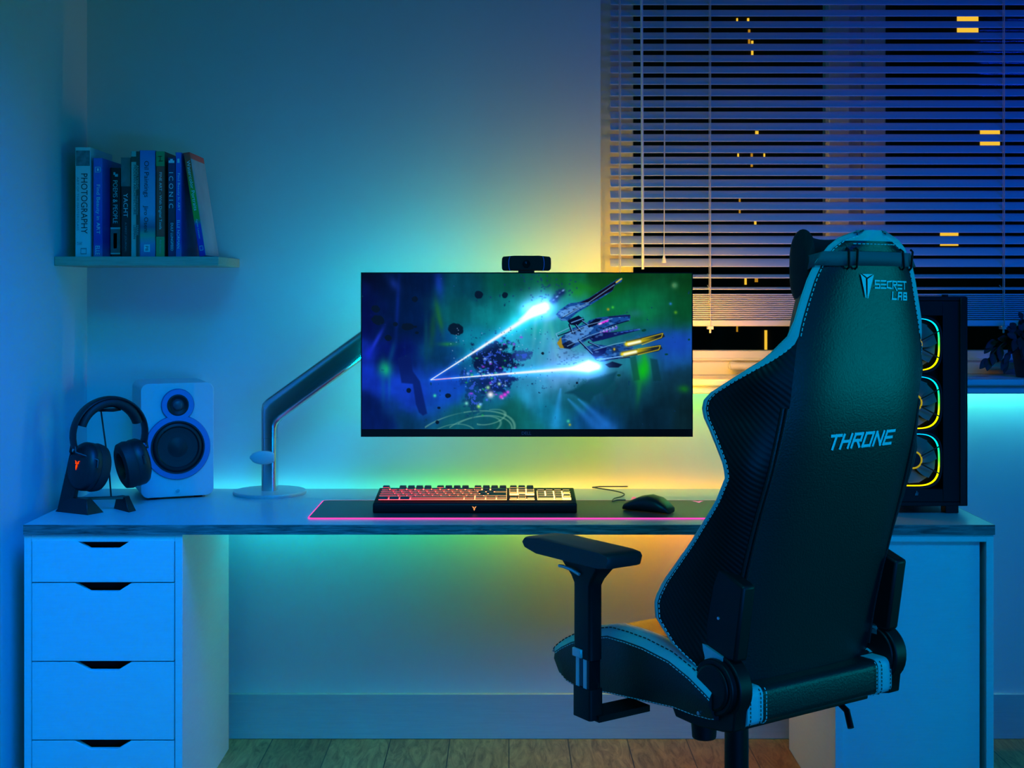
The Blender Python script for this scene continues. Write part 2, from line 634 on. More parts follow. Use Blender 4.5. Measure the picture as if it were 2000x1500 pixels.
# ------------------------------------------------------------------ venetian blind
BLY = 3.945
blind = thing('venetian_blind', 'white venetian blind half tilted, hanging in the window recess', 'blind', (0, BLY, 0))
bx0, bx1 = (1192 - VX) / F * BLY, 2.72
m_slat = mat('slat_paint', (0.78, 0.78, 0.8), 0.4)
mb = MB()
pitch = 22.15 / F * BLY
z_first = EYE - (565 - HY) / F * BLY


def slat(z, tilt=0.0, w=0.0360):
    """a crowned slat; its room edge sits at z"""
    n = 6
    ring_t, ring_b = [], []
    for k in range(n + 1):
        t = k / n
        d = w * t
        crown = 0.0022 * 4 * t * (1 - t)
        y = -0.014 + d * cos(tilt) - crown * sin(tilt)
        zz = z + d * sin(tilt) + crown * cos(tilt)
        ring_t.append((y, zz + 0.0012))
        ring_b.append((y, zz - 0.0012))
    mb.prism(ring_t + ring_b[::-1], 'x', bx0, bx1)


k = 0
while z_first + k * pitch < WIN_T - 0.06:
    slat(z_first + k * pitch, radians(40) if k > 1 else radians(8 if k == 0 else 16))
    k += 1
zst0 = EYE - (637 - HY) / F * BLY
zst1 = EYE - (576 - HY) / F * BLY
nst = 13
for q in range(nst):
    slat(zst0 + 0.022 + (zst1 - zst0 - 0.022) * q / (nst - 1), 0.02)
obj('slats', mb, m_slat, blind, smooth=True, angle=30)
obj('bottom_rail', MB().box(bx0, bx1, -0.016, 0.022, zst0, zst0 + 0.018), m_slat, blind, bevel=0.003)
obj('head_rail', MB().box(bx0, bx1, -0.02, 0.03, WIN_T - 0.05, WIN_T - 0.002), m_slat, blind, bevel=0.003)
m_cord = mat('cord', (0.6, 0.6, 0.62), 0.7)
for cx in (1212, 1388, 1962):
    x = (cx - VX) / F * (BLY - 0.018)
    c = MB()
    c.cyl((x, -0.018, zst0 - 0.005), (x, -0.018, WIN_T - 0.05), 0.0013, seg=6)
    c.cyl((x - 0.004, -0.0165, zst0 + 0.06), (x - 0.004, -0.0165, WIN_T - 0.05), 0.0009, seg=6)
    k2 = 0
    while z_first + k2 * pitch < WIN_T - 0.07:
        zz = z_first + k2 * pitch
        c.cyl((x - 0.005, -0.0162, zz + 0.001), (x - 0.005, 0.01, zz + 0.012), 0.0012, seg=6)
        k2 += 1
    cord = obj('ladder_cord', c, m_cord, blind)
    e = MB().box(x - 0.008, x + 0.008, -0.02, 0.006, zst0 - 0.009, zst0)
    e.cyl((x, -0.01, zst0 - 0.02), (x, -0.01, zst0 - 0.009), 0.003, seg=8)
    obj('cord_cap', e, M['white'], cord)
wx = (1253 - VX) / F * (BLY - 0.04)
wz = EYE - (526 - HY) / F * (BLY - 0.04)
obj('tilt_wand', MB().cyl((wx + 0.004, -0.04, wz), (wx, -0.036, WIN_T - 0.05), 0.0042, seg=10), M['white'], blind, smooth=True)
cx0 = (1302 - VX) / F * (BLY - 0.035)
cx1 = (1297 - VX) / F * (BLY - 0.035)
cz = EYE - (508 - HY) / F * (BLY - 0.035)
c = MB()
c.cyl((cx1, -0.035, cz), (cx0, -0.03, WIN_T - 0.05), 0.001, seg=6)
c.cyl((cx1, -0.035, cz), (cx0 - 0.006, -0.03, WIN_T - 0.05), 0.001, seg=6)
pc = obj('pull_cord', c, m_cord, blind)
obj('tassel', MB().lathe([(0.002, 0.024), (0.004, 0.016), (0.007, 0.003), (0.007, 0)], 12, (cx1, -0.035, cz - 0.008)), M['white'], pc, smooth=True)

# ------------------------------------------------------------------ desk: worktop on two cabinets
DZ, DT, DY0, DY1 = 0.734, 0.024, 3.25, 3.848
DX0, DX1 = -1.186, 1.186
desk = thing('worktop', 'long grey wooden worktop lying across the two white cabinets', 'desk', (0, 0, 0))
obj('top_board', MB().box(DX0, DX1, DY0 + 0.002, DY1, DZ - DT, DZ), M['desk_top'], desk, bevel=0.001)
obj('front_edging', MB().box(DX0, DX1, DY0, DY0 + 0.002, DZ - DT, DZ - 0.0003), M['desk_edge'], desk)
obj('side_edging', MB().box(DX1, DX1 + 0.001, DY0, DY1, DZ - DT, DZ - 0.0003), M['desk_edge'], desk)

# LED strip along the back edge of the worktop
m_led = emis_ramp('desk_led', L_DESK)
tag(obj('light_strip', MB().box(DX0 + 0.01, DX1 - 0.01, DY1 + 0.0005, DY1 + 0.004, DZ - 0.019, DZ - 0.009), m_led),
    'glowing colour light strip running along the rear edge of the worktop', 'light strip')

tag(obj('light_strip', MB().box(-0.79, 0.785, 3.806, 3.816, DZ - DT - 0.006, DZ - DT - 0.0005), emis_ramp('underdesk_led', L_UNDER)),
    'glowing colour light strip stuck to the underside of the worktop', 'light strip')

CB = DZ - DT - 0.0006  # cabinet top
CX0, CX1, CY1 = -1.186, -0.7985, 3.795


def cab_body(name, x0, x1, parent, stile_l, stile_r, rail, mid=()):
    """hollow carcass open to the front"""
    t = 0.018
    y0 = 3.256
    m_ = MB()
    m_.box(x0, x0 + t, y0, CY1, 0, CB)
    m_.box(x1 - t, x1, y0, CY1, 0, CB)
    m_.box(x0 + t, x1 - t, y0, CY1, CB - t, CB)
    m_.box(x0 + t, x1 - t, y0, CY1, 0.0, 0.05)
    m_.box(x0 + t, x1 - t, CY1 - 0.006, CY1, 0.05, CB - t)
    return obj(name, m_, M['lacquer'], parent, bevel=0.001)


dr = thing('drawer_cabinet', 'white drawer cabinet with notched drawer fronts under the left end of worktop', 'drawer cabinet', (0, 0, 0))
cab_body('carcass', CX0, CX1, dr, 0, 0, 0)
xl, xr = CX0 + 0.018 + 0.002, CX1 - 0.018 - 0.002
rows = [(1055, 1136.8), (1138.8, 1290.6), (1292.8, 1444.2), (1446.4, 1598)]
for (a, b) in rows:
    z1, z0 = P(0, a, 3.256).z, P(0, b, 3.256).z
    n0, n1 = P(147, 0, 3.256).x, P(257, 0, 3.256).x
    b0, b1 = P(175, 0, 3.256).x, P(231, 0, 3.256).x
    zd = z1 - 0.0208
    d = obj('drawer_front', MB().prism([(xl, z0), (xr, z0), (xr, z1), (n1, z1), (b1, zd), (b0, zd), (n0, z1), (xl, z1)], 'y', 3.254, 3.272), M['lacquer'], dr, bevel=0.0006, seg=1)
    bx = MB()  # thin dark sheets behind the notch, standing in for the shade inside
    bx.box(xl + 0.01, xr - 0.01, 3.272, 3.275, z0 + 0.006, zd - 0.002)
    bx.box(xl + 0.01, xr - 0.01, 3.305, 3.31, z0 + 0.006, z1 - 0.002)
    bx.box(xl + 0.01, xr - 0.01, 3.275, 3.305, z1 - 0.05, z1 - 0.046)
    obj('drawer_shade_sheets', bx, M['dark_void'], d)

cb = thing('cupboard', 'white cupboard with one flush door under the right end of worktop', 'cupboard', (0, 0, 0))
cab_body('carcass', -CX1, 1.186, cb, 0, 0, 0)
a0, a1 = P(1641, 0, 3.256).x, P(1917, 0, 3.256).x
z1 = P(0, 1054, 3.256).z
obj('door', MB().box(a0, a1, 3.268, 3.286, 0.052, z1), M['lacquer'], cb, bevel=0.001)

# ------------------------------------------------------------------ wall shelf and books
SHY0, SHT = 3.61, 0.025
shz1 = EYE + (HY - 501) / F * SHY0
shelf = obj('wall_shelf', MB().box(-1.2325, -0.787, SHY0, WY - 0.001, shz1 - SHT, shz1),
            wood('pale_wood', (0.4, 0.32, 0.22), (0.5, 0.42, 0.3), (2, 40, 40), 0.5, 0.1), bevel=0.0015)
tag(shelf, 'pale wooden floating shelf in the wall corner holding a row of books', 'shelf')

m_page = mat('pages', (0.75, 0.73, 0.68), 0.8, bump=0.1)


def cover_mat(name, stops, rough=0.45):
    """vertical colour fields along a cover: stops = (height 0..1, colour)"""
    m = mat(name, stops[0][1], rough)
    if len(stops) > 1:
        nt = m.node_tree
        tc = nt.nodes.new('ShaderNodeTexCoord')
        sp = nt.nodes.new('ShaderNodeSeparateXYZ')
        cr = nt.nodes.new('ShaderNodeValToRGB')
        nt.links.new(tc.outputs['Generated'], sp.inputs[0])
        nt.links.new(sp.outputs[2], cr.inputs[0])
        nt.links.new(cr.outputs[0], nt.nodes['Principled BSDF'].inputs['Base Color'])
        el = cr.color_ramp.elements
        while len(el) > 1:
            el.remove(el[-1])
        for k, (t, c) in enumerate(stops):
            q = el[0] if k == 0 else el.new(t)
            q.position = t
            q.color = (*c, 1)
    return m


def book(label, x0, x1, ytop, depth_off, dy, mats, texts, tilt=0.0, patches=()):
    """spine faces the room. mats = cover material; texts = (string, material, top 0..1, bottom 0..1, left 0..1, right 0..1)"""
    Y = 3.655 + depth_off
    p0, p1 = P(x0, 0, Y).x, P(x1, 0, Y).x
    wd = p1 - p0
    ht = EYE + (HY - ytop) / F * Y - shz1
    r = thing('book', label, 'book', (p0, Y, shz1 + 0.0005), 0, 'books on the wall shelf')
    m_ = MB()
    ct = min(0.0022, wd * 0.18)
    m_.box(0, wd, 0, 0.003, 0, ht)
    m_.box(0, ct, 0, dy, 0, ht)
    m_.box(wd - ct, wd, 0, dy, 0, ht)
    obj('cover', m_, mats, r, bevel=0.0006, seg=1)
    obj('pages', MB().box(ct, wd - ct, 0.003, dy - 0.004, 0.003, ht - 0.003), m_page, r)
    for (s, mm, ta, tb, la, lb) in texts:
        ln = (tb - ta) * ht
        th = (lb - la) * wd
        text_obj('title_lettering', s, mm, lambda a, b, ta=ta, la=la: (la * wd + b, -0.0006, ht - ta * ht - a), r, w=ln, h=th)
    for (mm, ta, tb, la, lb) in patches:
        obj('spine_patch', MB().box(la * wd, lb * wd, -0.0005, 0.0005, ht - tb * ht, ht - ta * ht), mm, r)
    if tilt:
        r.rotation_euler = (0, tilt, 0)
    return r


ink = mat('black_ink', (0.01, 0.01, 0.012), 0.6)
wht = mat('white_ink', (0.85, 0.85, 0.85), 0.6)
gry = mat('grey_ink', (0.3, 0.3, 0.32), 0.6)
photo = mat('cover_photo', (0.2, 0.2, 0.22), 0.5, noise=0.95, scale=60)
c_white = mat('white_cover', (0.7, 0.72, 0.72), 0.45)
c_blue = cover_mat('blue_purple_cover', [(0.0, (0.25, 0.2, 0.45)), (0.15, (0.03, 0.05, 0.4)), (0.5, (0.06, 0.1, 0.55)), (1.0, (0.05, 0.15, 0.6))])
c_black = mat('black_cover', (0.015, 0.016, 0.018), 0.4)
c_grey = mat('slate_photo_cover', (0.16, 0.18, 0.18), 0.5, noise=0.5, scale=40)
c_sage = mat('sage_cover', (0.42, 0.5, 0.42), 0.5)
c_dgreen = mat('dark_green_cover', (0.03, 0.06, 0.04), 0.5)
c_oil = cover_mat('painted_cover', [(0.0, (0.1, 0.18, 0.4)), (0.12, (0.12, 0.3, 0.45)), (0.2, (0.1, 0.42, 0.25)), (0.28, (0.08, 0.14, 0.22)), (0.4, (0.2, 0.42, 0.6)), (0.7, (0.15, 0.38, 0.6)), (1.0, (0.08, 0.22, 0.6))])
c_fine = mat('red_cover', (0.75, 0.07, 0.04), 0.45)
c_green = mat('green_patch', (0.05, 0.36, 0.1), 0.45)
c_navy = cover_mat('navy_cover', [(0.0, (0.02, 0.03, 0.12)), (0.3, (0.02, 0.03, 0.05)), (0.6, (0.02, 0.04, 0.08)), (0.92, (0.01, 0.03, 0.12))])
c_rain = cover_mat('rainbow_cover', [(0.0, (0.01, 0.01, 0.35)), (0.3, (0.02, 0.05, 0.45)), (0.36, (0.03, 0.4, 0.03)), (0.6, (0.15, 0.42, 0.03)), (0.85, (0.8, 0.12, 0.03)), (1.0, (0.85, 0.05, 0.04))])
c_pale = mat('pale_painted_cover', (0.42, 0.4, 0.46), 0.5, noise=0.35, scale=14)

book('thick white book with black title, leftmost and tallest on the shelf', 147, 177, 288, 0, 0.2, c_white,
     [('PHOTOGRAPHY', ink, .24, .79, .38, .8), ('ART OF THE MASTERCLASS', gry, .27, .76, .1, .24), ('DMI', gry, .865, .89, .12, .45)],
     patches=[(photo, .03, .17, .05, .95), (gry, .92, .975, .35, .38), (gry, .92, .975, .7, .73), (gry, .92, .93, .35, .73), (gry, .968, .975, .35, .73)])
book('blue and purple book with white title between white book and short black book', 182, 200, 309, 0, 0.19, c_blue,
     [('Find Beauty in ART', wht, .27, .77, .25, .75), ('ELLE', wht, .89, .98, .25, .72)],
     patches=[(wht, .09, .095, .2, .8), (wht, .14, .145, .2, .8), (wht, .09, .145, .2, .25), (wht, .09, .145, .75, .8), (wht, .105, .13, .42, .62)])
book('shortest book, black spine with white title and pale band near its foot', 216, 235, 328, 0.065, 0.15, c_black,
     [('POEMS & PEOPLE', wht, .14, .62, .25, .72)],
     patches=[(c_white, .665, .685, 0, 1), (c_grey, .685, .95, 0, 1), (ink, .73, .9, .3, .66), (c_white, .95, .965, 0, 1), (wht, .05, .08, .3, .5), (wht, .07, .1, .45, .75)])
book('black book with grey sea photo on top half inch of spine, right of shortest', 236.5, 255, 308, 0.03, 0.17, c_black,
     [('YACHT', wht, .36, .6, .25, .72), ('A FIRST JOURNAL', gry, .65, .95, .35, .6)], patches=[(c_grey, 0, .29, 0, 1)])
book('slim book split pale sage and dark green along its spine', 256, 272, 296, 0.0, 0.18, c_sage,
     [('MODERN ARCHITECTURE', ink, .13, .6, .3, .6), ('ANALYSING', c_sage, .13, .36, .66, .92), ('THIRD EDITION', c_sage, .42, .6, .68, .85), ('MARK', c_sage, .7, .8, .66, .9), ('LEEMAN', ink, .7, .83, .3, .58)],
     patches=[(c_dgreen, 0, 1, .62, 1.0), (c_dgreen, .05, .1, 0, .62)])
book('thick sky blue painted landscape book in the middle of row', 273, 303, 294, 0.0, 0.2, c_oil,
     [('Oil Paintings', ink, .1, .44, .2, .6), ('Jiro Oseni', ink, .52, .77, .2, .55), ('PB', ink, .9, .945, .36, .56)],
     patches=[(c_white, .885, .955, .28, .66)])
book('red spined book with green ends', 305, 321.5, 296, 0.0, 0.19, c_fine,
     [('FINE ART - With Digital Tools', wht, .2, .74, .28, .68), ('Rob Stevens', c_sage, .84, .97, .42, .62)],
     patches=[(c_green, 0, .14, 0, 1), (c_green, .81, 1, 0, 1), (wht, .045, .05, .2, .7), (wht, .09, .095, .3, .8), (wht, .045, .095, .45, .52)])
book('dark navy book with widely spaced white title and small white cloud mark', 328, 342, 308, 0.0, 0.18, c_navy,
     [('I C O N I C', wht, .15, .51, .15, .75), ('DULF LUNGFEED', wht, .66, .94, .4, .75)], patches=[(wht, .03, .055, .1, .9), (wht, .015, .03, .32, .68)])
book('bright blue thin book with white title, left of the leaning rainbow book', 343, 354, 298, 0.0, 0.19, c_blue,
     [('Find Beauty In ART', wht, .2, .56, .25, .78), ('ELLE NORMAN', wht, .65, .92, .25, .75)], patches=[(wht, .06, .1, .3, .7)])
lean = math.atan2(30.5, 197)
bk = book('rainbow spined book leaning at the right end of row', 389.5, 401.5, 297, 0.0, 0.17, c_rain,
          [('Watercolor Portraits', wht, .08, .56, .3, .85), ('Agnes Lawson', wht, .64, .83, .3, .65)],
          patches=[(wht, .9, .905, .25, .8), (wht, .94, .945, .25, .8), (wht, .9, .945, .25, .3), (wht, .9, .945, .75, .8)])
bk.rotation_euler = (0, -lean, 0)
bk.location.z += 0.0005
wd_ = P(401.5, 0, 3.655).x - P(389.5, 0, 3.655).x
obj('cover_art', MB().box(wd_ - 0.0002, wd_ + 0.0008, 0.002, 0.168, 0.001, 0.27), c_pale, bk)

# ------------------------------------------------------------------ speaker
sp = thing('bookshelf_speaker', 'white bookshelf speaker with rounded corners and black cones on the desk', 'speaker', (P(347, 0, 3.66).x, 3.66, DZ), radians(22))
SW, SH, SD = 0.098, 0.318, 0.21
m_spk = mat('speaker_white', (0.55, 0.56, 0.6), 0.5)
mb = MB()
pr = rrect(0, SH / 2 + 0.003, SW, SH / 2 - 0.003, 0.02, 8)
mb.prism(pr, 'y', 0, SD)
obj('speaker_body', mb, m_spk, sp, bevel=0.0015)
m_ring = mat('speaker_ring', (0.12, 0.13, 0.3), 0.3, 0.3)
TZ, WZ = 0.258, 0.142
mb = MB()
mb.lathe([(0.028, -0.001), (0.029, -0.006), (0.043, -0.006), (0.045, -0.003), (0.045, 0.001)], 48, (0, 0, TZ), 'y')
obj('tweeter_ring', mb, m_ring, sp, smooth=True)
mb = MB()
mb.lathe([(0.072, -0.001), (0.073, -0.0055), (0.087, -0.0055), (0.0885, -0.003), (0.0885, 0.001)], 64, (0, 0, WZ), 'y')
obj('woofer_ring', mb, m_ring, sp, smooth=True)
m_cone = mat('speaker_cone', (0.006, 0.006, 0.008), 0.5)
mb = MB()
mb.lathe([(0.031, -0.0025), (0.029, -0.0075), (0.026, -0.008), (0.0185, -0.003), (0.0165, -0.002), (0.015, -0.002)], 48, (0, 0, TZ), 'y')
obj('tweeter', mb, m_cone, sp, smooth=True)
mb = MB()
mb.lathe([(0.0155, -0.002), (0.0145, -0.006), (0.011, -0.0095), (0.006, -0.0115), (0.0005, -0.012)], 32, (0, 0, TZ), 'y')
obj('tweeter_dome', mb, mat('dome', (0.05, 0.06, 0.08), 0.4), sp, smooth=True)
mb = MB()
mb.lathe([(0.0735, -0.002), (0.0725, -0.0075), (0.069, -0.0075), (0.0665, -0.0035), (0.0625, -0.007), (0.058, -0.0075), (0.054, -0.003), (0.04, -0.002), (0.03, -0.0015), (0.022, -0.0035), (0.014, -0.006), (0.0005, -0.008)], 64, (0, 0, WZ), 'y')
obj('woofer', mb, m_cone, sp, smooth=True)
mb = MB()
mb.lathe([(0.0062, -0.0005), (0.0062, -0.0025), (0.0085, -0.0025), (0.0085, -0.0005)], 32, (0, 0, 0.021), 'y')
mb.box(0.004, 0.0095, -0.0025, -0.0005, 0.0125, 0.0148)
obj('badge', mb, M['silver'], sp)
for sx in (-0.06, 0.06):
    for sy in (0.03, 0.18):
        obj('foot_pad', MB().cyl((sx, sy, 0), (sx, sy, 0.0065), 0.012, seg=16), M['black_plastic'], sp)

# ------------------------------------------------------------------ headphone stand and headphones
hs = thing('headphone_stand', 'black angular headphone stand with thin rod at the left end of desk', 'headphone stand', (P(205, 0, 3.5).x, 3.5, DZ), radians(-12))
k_ = 3.5 / F   # metres per pixel here
m_st = mat('stand_metal', (0.008, 0.008, 0.01), 0.4)
mb = MB()


def wedge(pts_b, pts_t, h, z0=0.0):
    n = len(pts_b)
    vs = [(x, y, z0) for x, y in pts_b] + [(x, y, z0 + h) for x, y in pts_t]
    fs = [tuple(range(n))[::-1], tuple(range(n, 2 * n))] + [(i, (i + 1) % n, n + (i + 1) % n, n + i) for i in range(n)]
    mb.add(vs, fs)


wedge([(-0.1, -0.075), (0.012, -0.11), (0.03, -0.06), (-0.07, -0.035)], [(-0.075, -0.062), (-0.005, -0.085), (-0.001, -0.068), (-0.066, -0.045)], 0.036)
wedge([(0.025, 0.0), (0.095, -0.05), (0.1, -0.02), (0.04, 0.03)], [(0.03, 0.006), (0.066, -0.018), (0.07, 0.0), (0.04, 0.022)], 0.033)
wedge([(-0.07, -0.045), (-0.066, -0.062), (0.07, -0.012), (0.066, 0.012)], [(-0.07, -0.047), (-0.066, -0.06), (0.068, -0.01), (0.064, 0.01)], 0.006, 0.028)
obj('stand_foot', mb, m_st, hs, bevel=0.0008, seg=1)
mb = MB()
wedge([(-0.098, -0.07), (-0.055, -0.075), (-0.06, -0.045), (-0.095, -0.035)], [(-0.078, -0.04), (-0.04, -0.045), (-0.045, -0.02), (-0.075, -0.01)], 0.15)
obj('stand_upright', mb, m_st, hs, bevel=0.0008, seg=1)
mb = MB().tube([(0.02, -0.004, 0.03), (0.012, 0.0, 0.1), (-0.018, 0.01, 0.262)], 0.0022, 8)
mb.box(-0.045, 0.03, -0.012, 0.03, 0.255, 0.262)
obj('stand_rod', mb, m_st, hs, smooth=True)

hp = thing('headphones', 'black over-ear headphones with orange glowing emblem hanging on the stand', 'headphones', (P(214, 0, 3.5).x, 3.5, DZ), radians(40))
m_hp = mat('headphone_black', (0.01, 0.01, 0.012), 0.45)
m_pad = mat('ear_pad', (0.012, 0.012, 0.014), 0.6, bump=0.2)
RB = 0.097
cz0 = 0.195
path = []
for k in range(29):
    a = radians(-18 + 216 * k / 28)
    path.append((RB * 1.02 * cos(a), 0, cz0 + RB * 0.98 * sin(a)))
sec = [(0.016 * cos(a), 0.0075 * sin(a)) for a in np.linspace(0, 2 * pi, 17)[:-1]]
mb = MB()
rings = []
for k in range(29):
    a = radians(-18 + 216 * k / 28)
    c0 = Vector((RB * 1.02 * cos(a), 0, cz0 + RB * 0.98 * sin(a)))
    nrm = Vector((cos(a), 0, sin(a)))
    wv = 0.019
    rings.append([c0 + Vector((0, 1, 0)) * (wv * s) + nrm * (t_ * 0.75) for s, t_ in [(q[0] / 0.016, q[1]) for q in sec]])
mb.loft(rings)
obj('headband', mb, m_hp, hp, smooth=True)
mb = MB()
rings = []
for k in range(21):
    a = radians(18 + 144 * k / 20)
    c0 = Vector(((RB - 0.016) * cos(a), 0, cz0 + (RB - 0.013) * sin(a)))
    nrm = Vector((cos(a), 0, sin(a)))
    e = 1.0 + 0.3 * sin(a)
    rings.append([c0 + Vector((0, 1, 0)) * (0.021 * s) + nrm * (t_ * 1.4 * e) for s, t_ in [(q[0] / 0.016, q[1]) for q in sec]])
mb.loft(rings)
obj('head_cushion', mb, m_pad, hp, smooth=True)
for s in (-1, 1):
    ax = Vector((s * 0.93, -0.2 if s < 0 else -0.1, 0.2)).normalized()          # outward axis of the cup
    cc = Vector((s * (0.058 if s < 0 else 0.064), -0.004, 0.114))
    u = Vector((0, 0, 1)) - ax * ax.z
    u.normalize()
    v = ax.cross(u)

    def cup(prof, ru=1.15):
        rings = []
        for r, h in prof:
            rings.append([cc + ax * (h * 1.3) + u * (r * 1.27 * ru * cos(q)) + v * (r * 1.27 * sin(q)) for q in np.linspace(0, 2 * pi, 37)[:-1]])
        return rings
    mbc = MB().loft(cup([(0.040, -0.005), (0.043, 0.0), (0.043, 0.014), (0.039, 0.022), (0.03, 0.027), (0.0005, 0.028)]))
    ob = obj('ear_cup', mbc, m_hp, hp, smooth=True)
    mbp = MB().loft(cup([(0.036, 0.0), (0.042, -0.003), (0.0435, -0.012), (0.041, -0.024), (0.034, -0.028), (0.025, -0.026), (0.022, -0.016), (0.022, -0.01), (0.0005, -0.009)]))
    obj('ear_pad', mbp, m_pad, ob, smooth=True)
    my = MB()
    top = Vector((s * RB * 0.99, 0, cz0 - 0.02))
    for dv in (-1, 1):
        my.tube([top + Vector((0, 0.008 * dv, 0.01)), top + Vector((s * 0.002, 0.018 * dv, -0.02)), cc + ax * 0.014 + v * (0.0545 * dv) + u * 0.02, cc + ax * 0.014 + v * (0.0572 * dv)], 0.0035, 8)
    obj('yoke', my, m_hp, hp, smooth=True)
    if s < 0:
        ml = MB()
        trident(ml, lambda a, b: cc + ax * 0.0374 + u * (b * 0.021 + 0.002) - v * (a * 0.015))
        obj('emblem', ml, emis('orange_glow', (1.0, 0.05, 0.0), 1.6), ob)
        mr = MB().loft([[cc + ax * h + u * (r * 1.46 * cos(q)) + v * (r * 1.27 * sin(q)) for q in np.linspace(0, 2 * pi, 37)[:-1]] for r, h in ((0.0432, 0.01), (0.0434, 0.0115), (0.0432, 0.013))], cap=(False, False))
        obj('cup_ring', mr, mat('cup_ring', (0.05, 0.05, 0.06), 0.3, 0.8), ob)

# ------------------------------------------------------------------ monitor arm
ay = 3.755
arm = thing('monitor_mount', 'chrome monitor arm on a round base rising behind the screen', 'monitor arm', (P(527, 0, ay).x, ay, DZ))
mb = MB().lathe([(0.0005, 0), (0.101, 0), (0.1025, 0.003), (0.1025, 0.007), (0.1, 0.0095), (0.03, 0.0105), (0.0005, 0.0105)], 64)
obj('base_disc', mb, M['silver'], arm, smooth=True, angle=30)
pxm = ay / F
col_h = (945 - 862) * pxm
secv = rrect(0, 0, 0.021, 0.026, 0.012, 5)
mb = MB()
mb.loft([[(x, y, z) for x, y in secv] for z in (0.0105, 0.158)])
obj('column', mb, M['chrome'], arm, smooth=True)
# upper limb: vertical shaft bending into a long diagonal beam, drawn as a side outline in x/z with rounded section
mb = MB()


def q_(px, py):
    p = P(px, py, ay)
    return (p.x - arm.location.x, p.z - DZ)


outl_top = [(512, 862), (512, 800), (514, 788), (522, 779), (706, 646), (760, 607), (800, 578)]
outl_bot = [(541, 862), (541, 838), (543, 828), (552, 818), (706, 704), (760, 664), (800, 634)]
rings = []
for a, b in zip(outl_top, outl_bot):
    A, B = Vector((q_(*a)[0], 0, q_(*a)[1])), Vector((q_(*b)[0], 0, q_(*b)[1]))
    mid, h = (A + B) / 2, (B - A) / 2
    L = h.length
    hd = h / L
    rings.append([mid + hd * x * (L / 0.021) + Vector((0, y * 0.9, 0)) for x, y in secv])
mb.loft(rings)
obj('beam', mb, M['chrome'], arm, smooth=True, angle=50)
mb = MB()
e0 = q_(790, 606)
mb.cyl((e0[0], 0, e0[1]), (e0[0], -0.041, e0[1]), 0.03)
obj('pivot', mb, M['chrome'], arm, smooth=True)
mb = MB()
rings = []
c1 = Vector((q_(516, 891)[0], -0.034, q_(516, 891)[1]))
for t_ in np.linspace(0, 1, 9):
    x = -0.034 + 0.068 * t_
    r = 0.019 * (max(0.02, 1 - (2 * t_ - 1.12) ** 2 / 1.26)) ** 0.5
    rings.append([(c1.x + x, c1.y + 0.4 * r * cos(a), c1.z + r * sin(a)) for a in np.linspace(0, 2 * pi, 21)[:-1]])
mb.loft(rings)
mb.cyl((c1.x + 0.012, c1.y, c1.z), (c1.x + 0.012, 0, c1.z), 0.008)
obj('clamp_lever', mb, mat('lever_grey', (0.5, 0.5, 0.52), 0.5), arm, smooth=True)
obj('screw_slot', MB().box(q_(512, 0)[0] - 0.0006, q_(512, 0)[0] + 0.004, -0.007, 0.007, q_(0, 814)[1], q_(0, 800)[1]), M['black_matte'], arm)

# ------------------------------------------------------------------ monitor with its picture
MY = 3.645
m0, m1 = P(705, 853, MY), P(1353, 532, MY)
mon = thing('monitor', 'wide flat monitor showing a green and blue space battle', 'monitor', ((m0.x + m1.x) / 2, MY, m0.z))
hw, hh = (m1.x - m0.x) / 2, (m1.z - m0.z)
mb = MB()
mb.box(-hw, hw, 0.0, 0.012, 0, hh)
mb.prism(rrect(0, hh / 2, hw * 0.96, hh * 0.44, 0.03), 'y', 0.012, 0.028)
obj('casing', mb, M['black_plastic'], mon, bevel=0.001)
ch = P(0, 838, MY).z - m0.z
mb = MB()
bz = 0.0028
mb.box(-hw, hw, -0.002, 0.0, 0.0, ch)
mb.box(-hw, -hw + bz, -0.002, 0.0, ch, hh)
mb.box(hw - bz, hw, -0.002, 0.0, ch, hh)
mb.box(-hw + bz, hw - bz, -0.002, 0.0, hh - bz, hh)
bez = obj('bezel', mb, mat('bezel', (0.003, 0.0025, 0.003), 0.5, spec=0.25), mon)
lx0 = P(1019, 0, MY).x - mon.location.x
text_obj('brand_lettering', 'DELL', mat('bezel_print', (0.09, 0.1, 0.2), 0.4), lambda a, b: (lx0 + a, -0.0026, (ch - 0.0095) / 2 + b), bez, w=0.026, h=0.0085)
obj('mount_plate', MB().box(P(790, 0, MY).x - mon.location.x - 0.045, P(790, 0, MY).x - mon.location.x + 0.045, 0.028, 0.068, P(0, 650, MY).z - m0.z, P(0, 560, MY).z - m0.z), M['black_plastic'], mon)


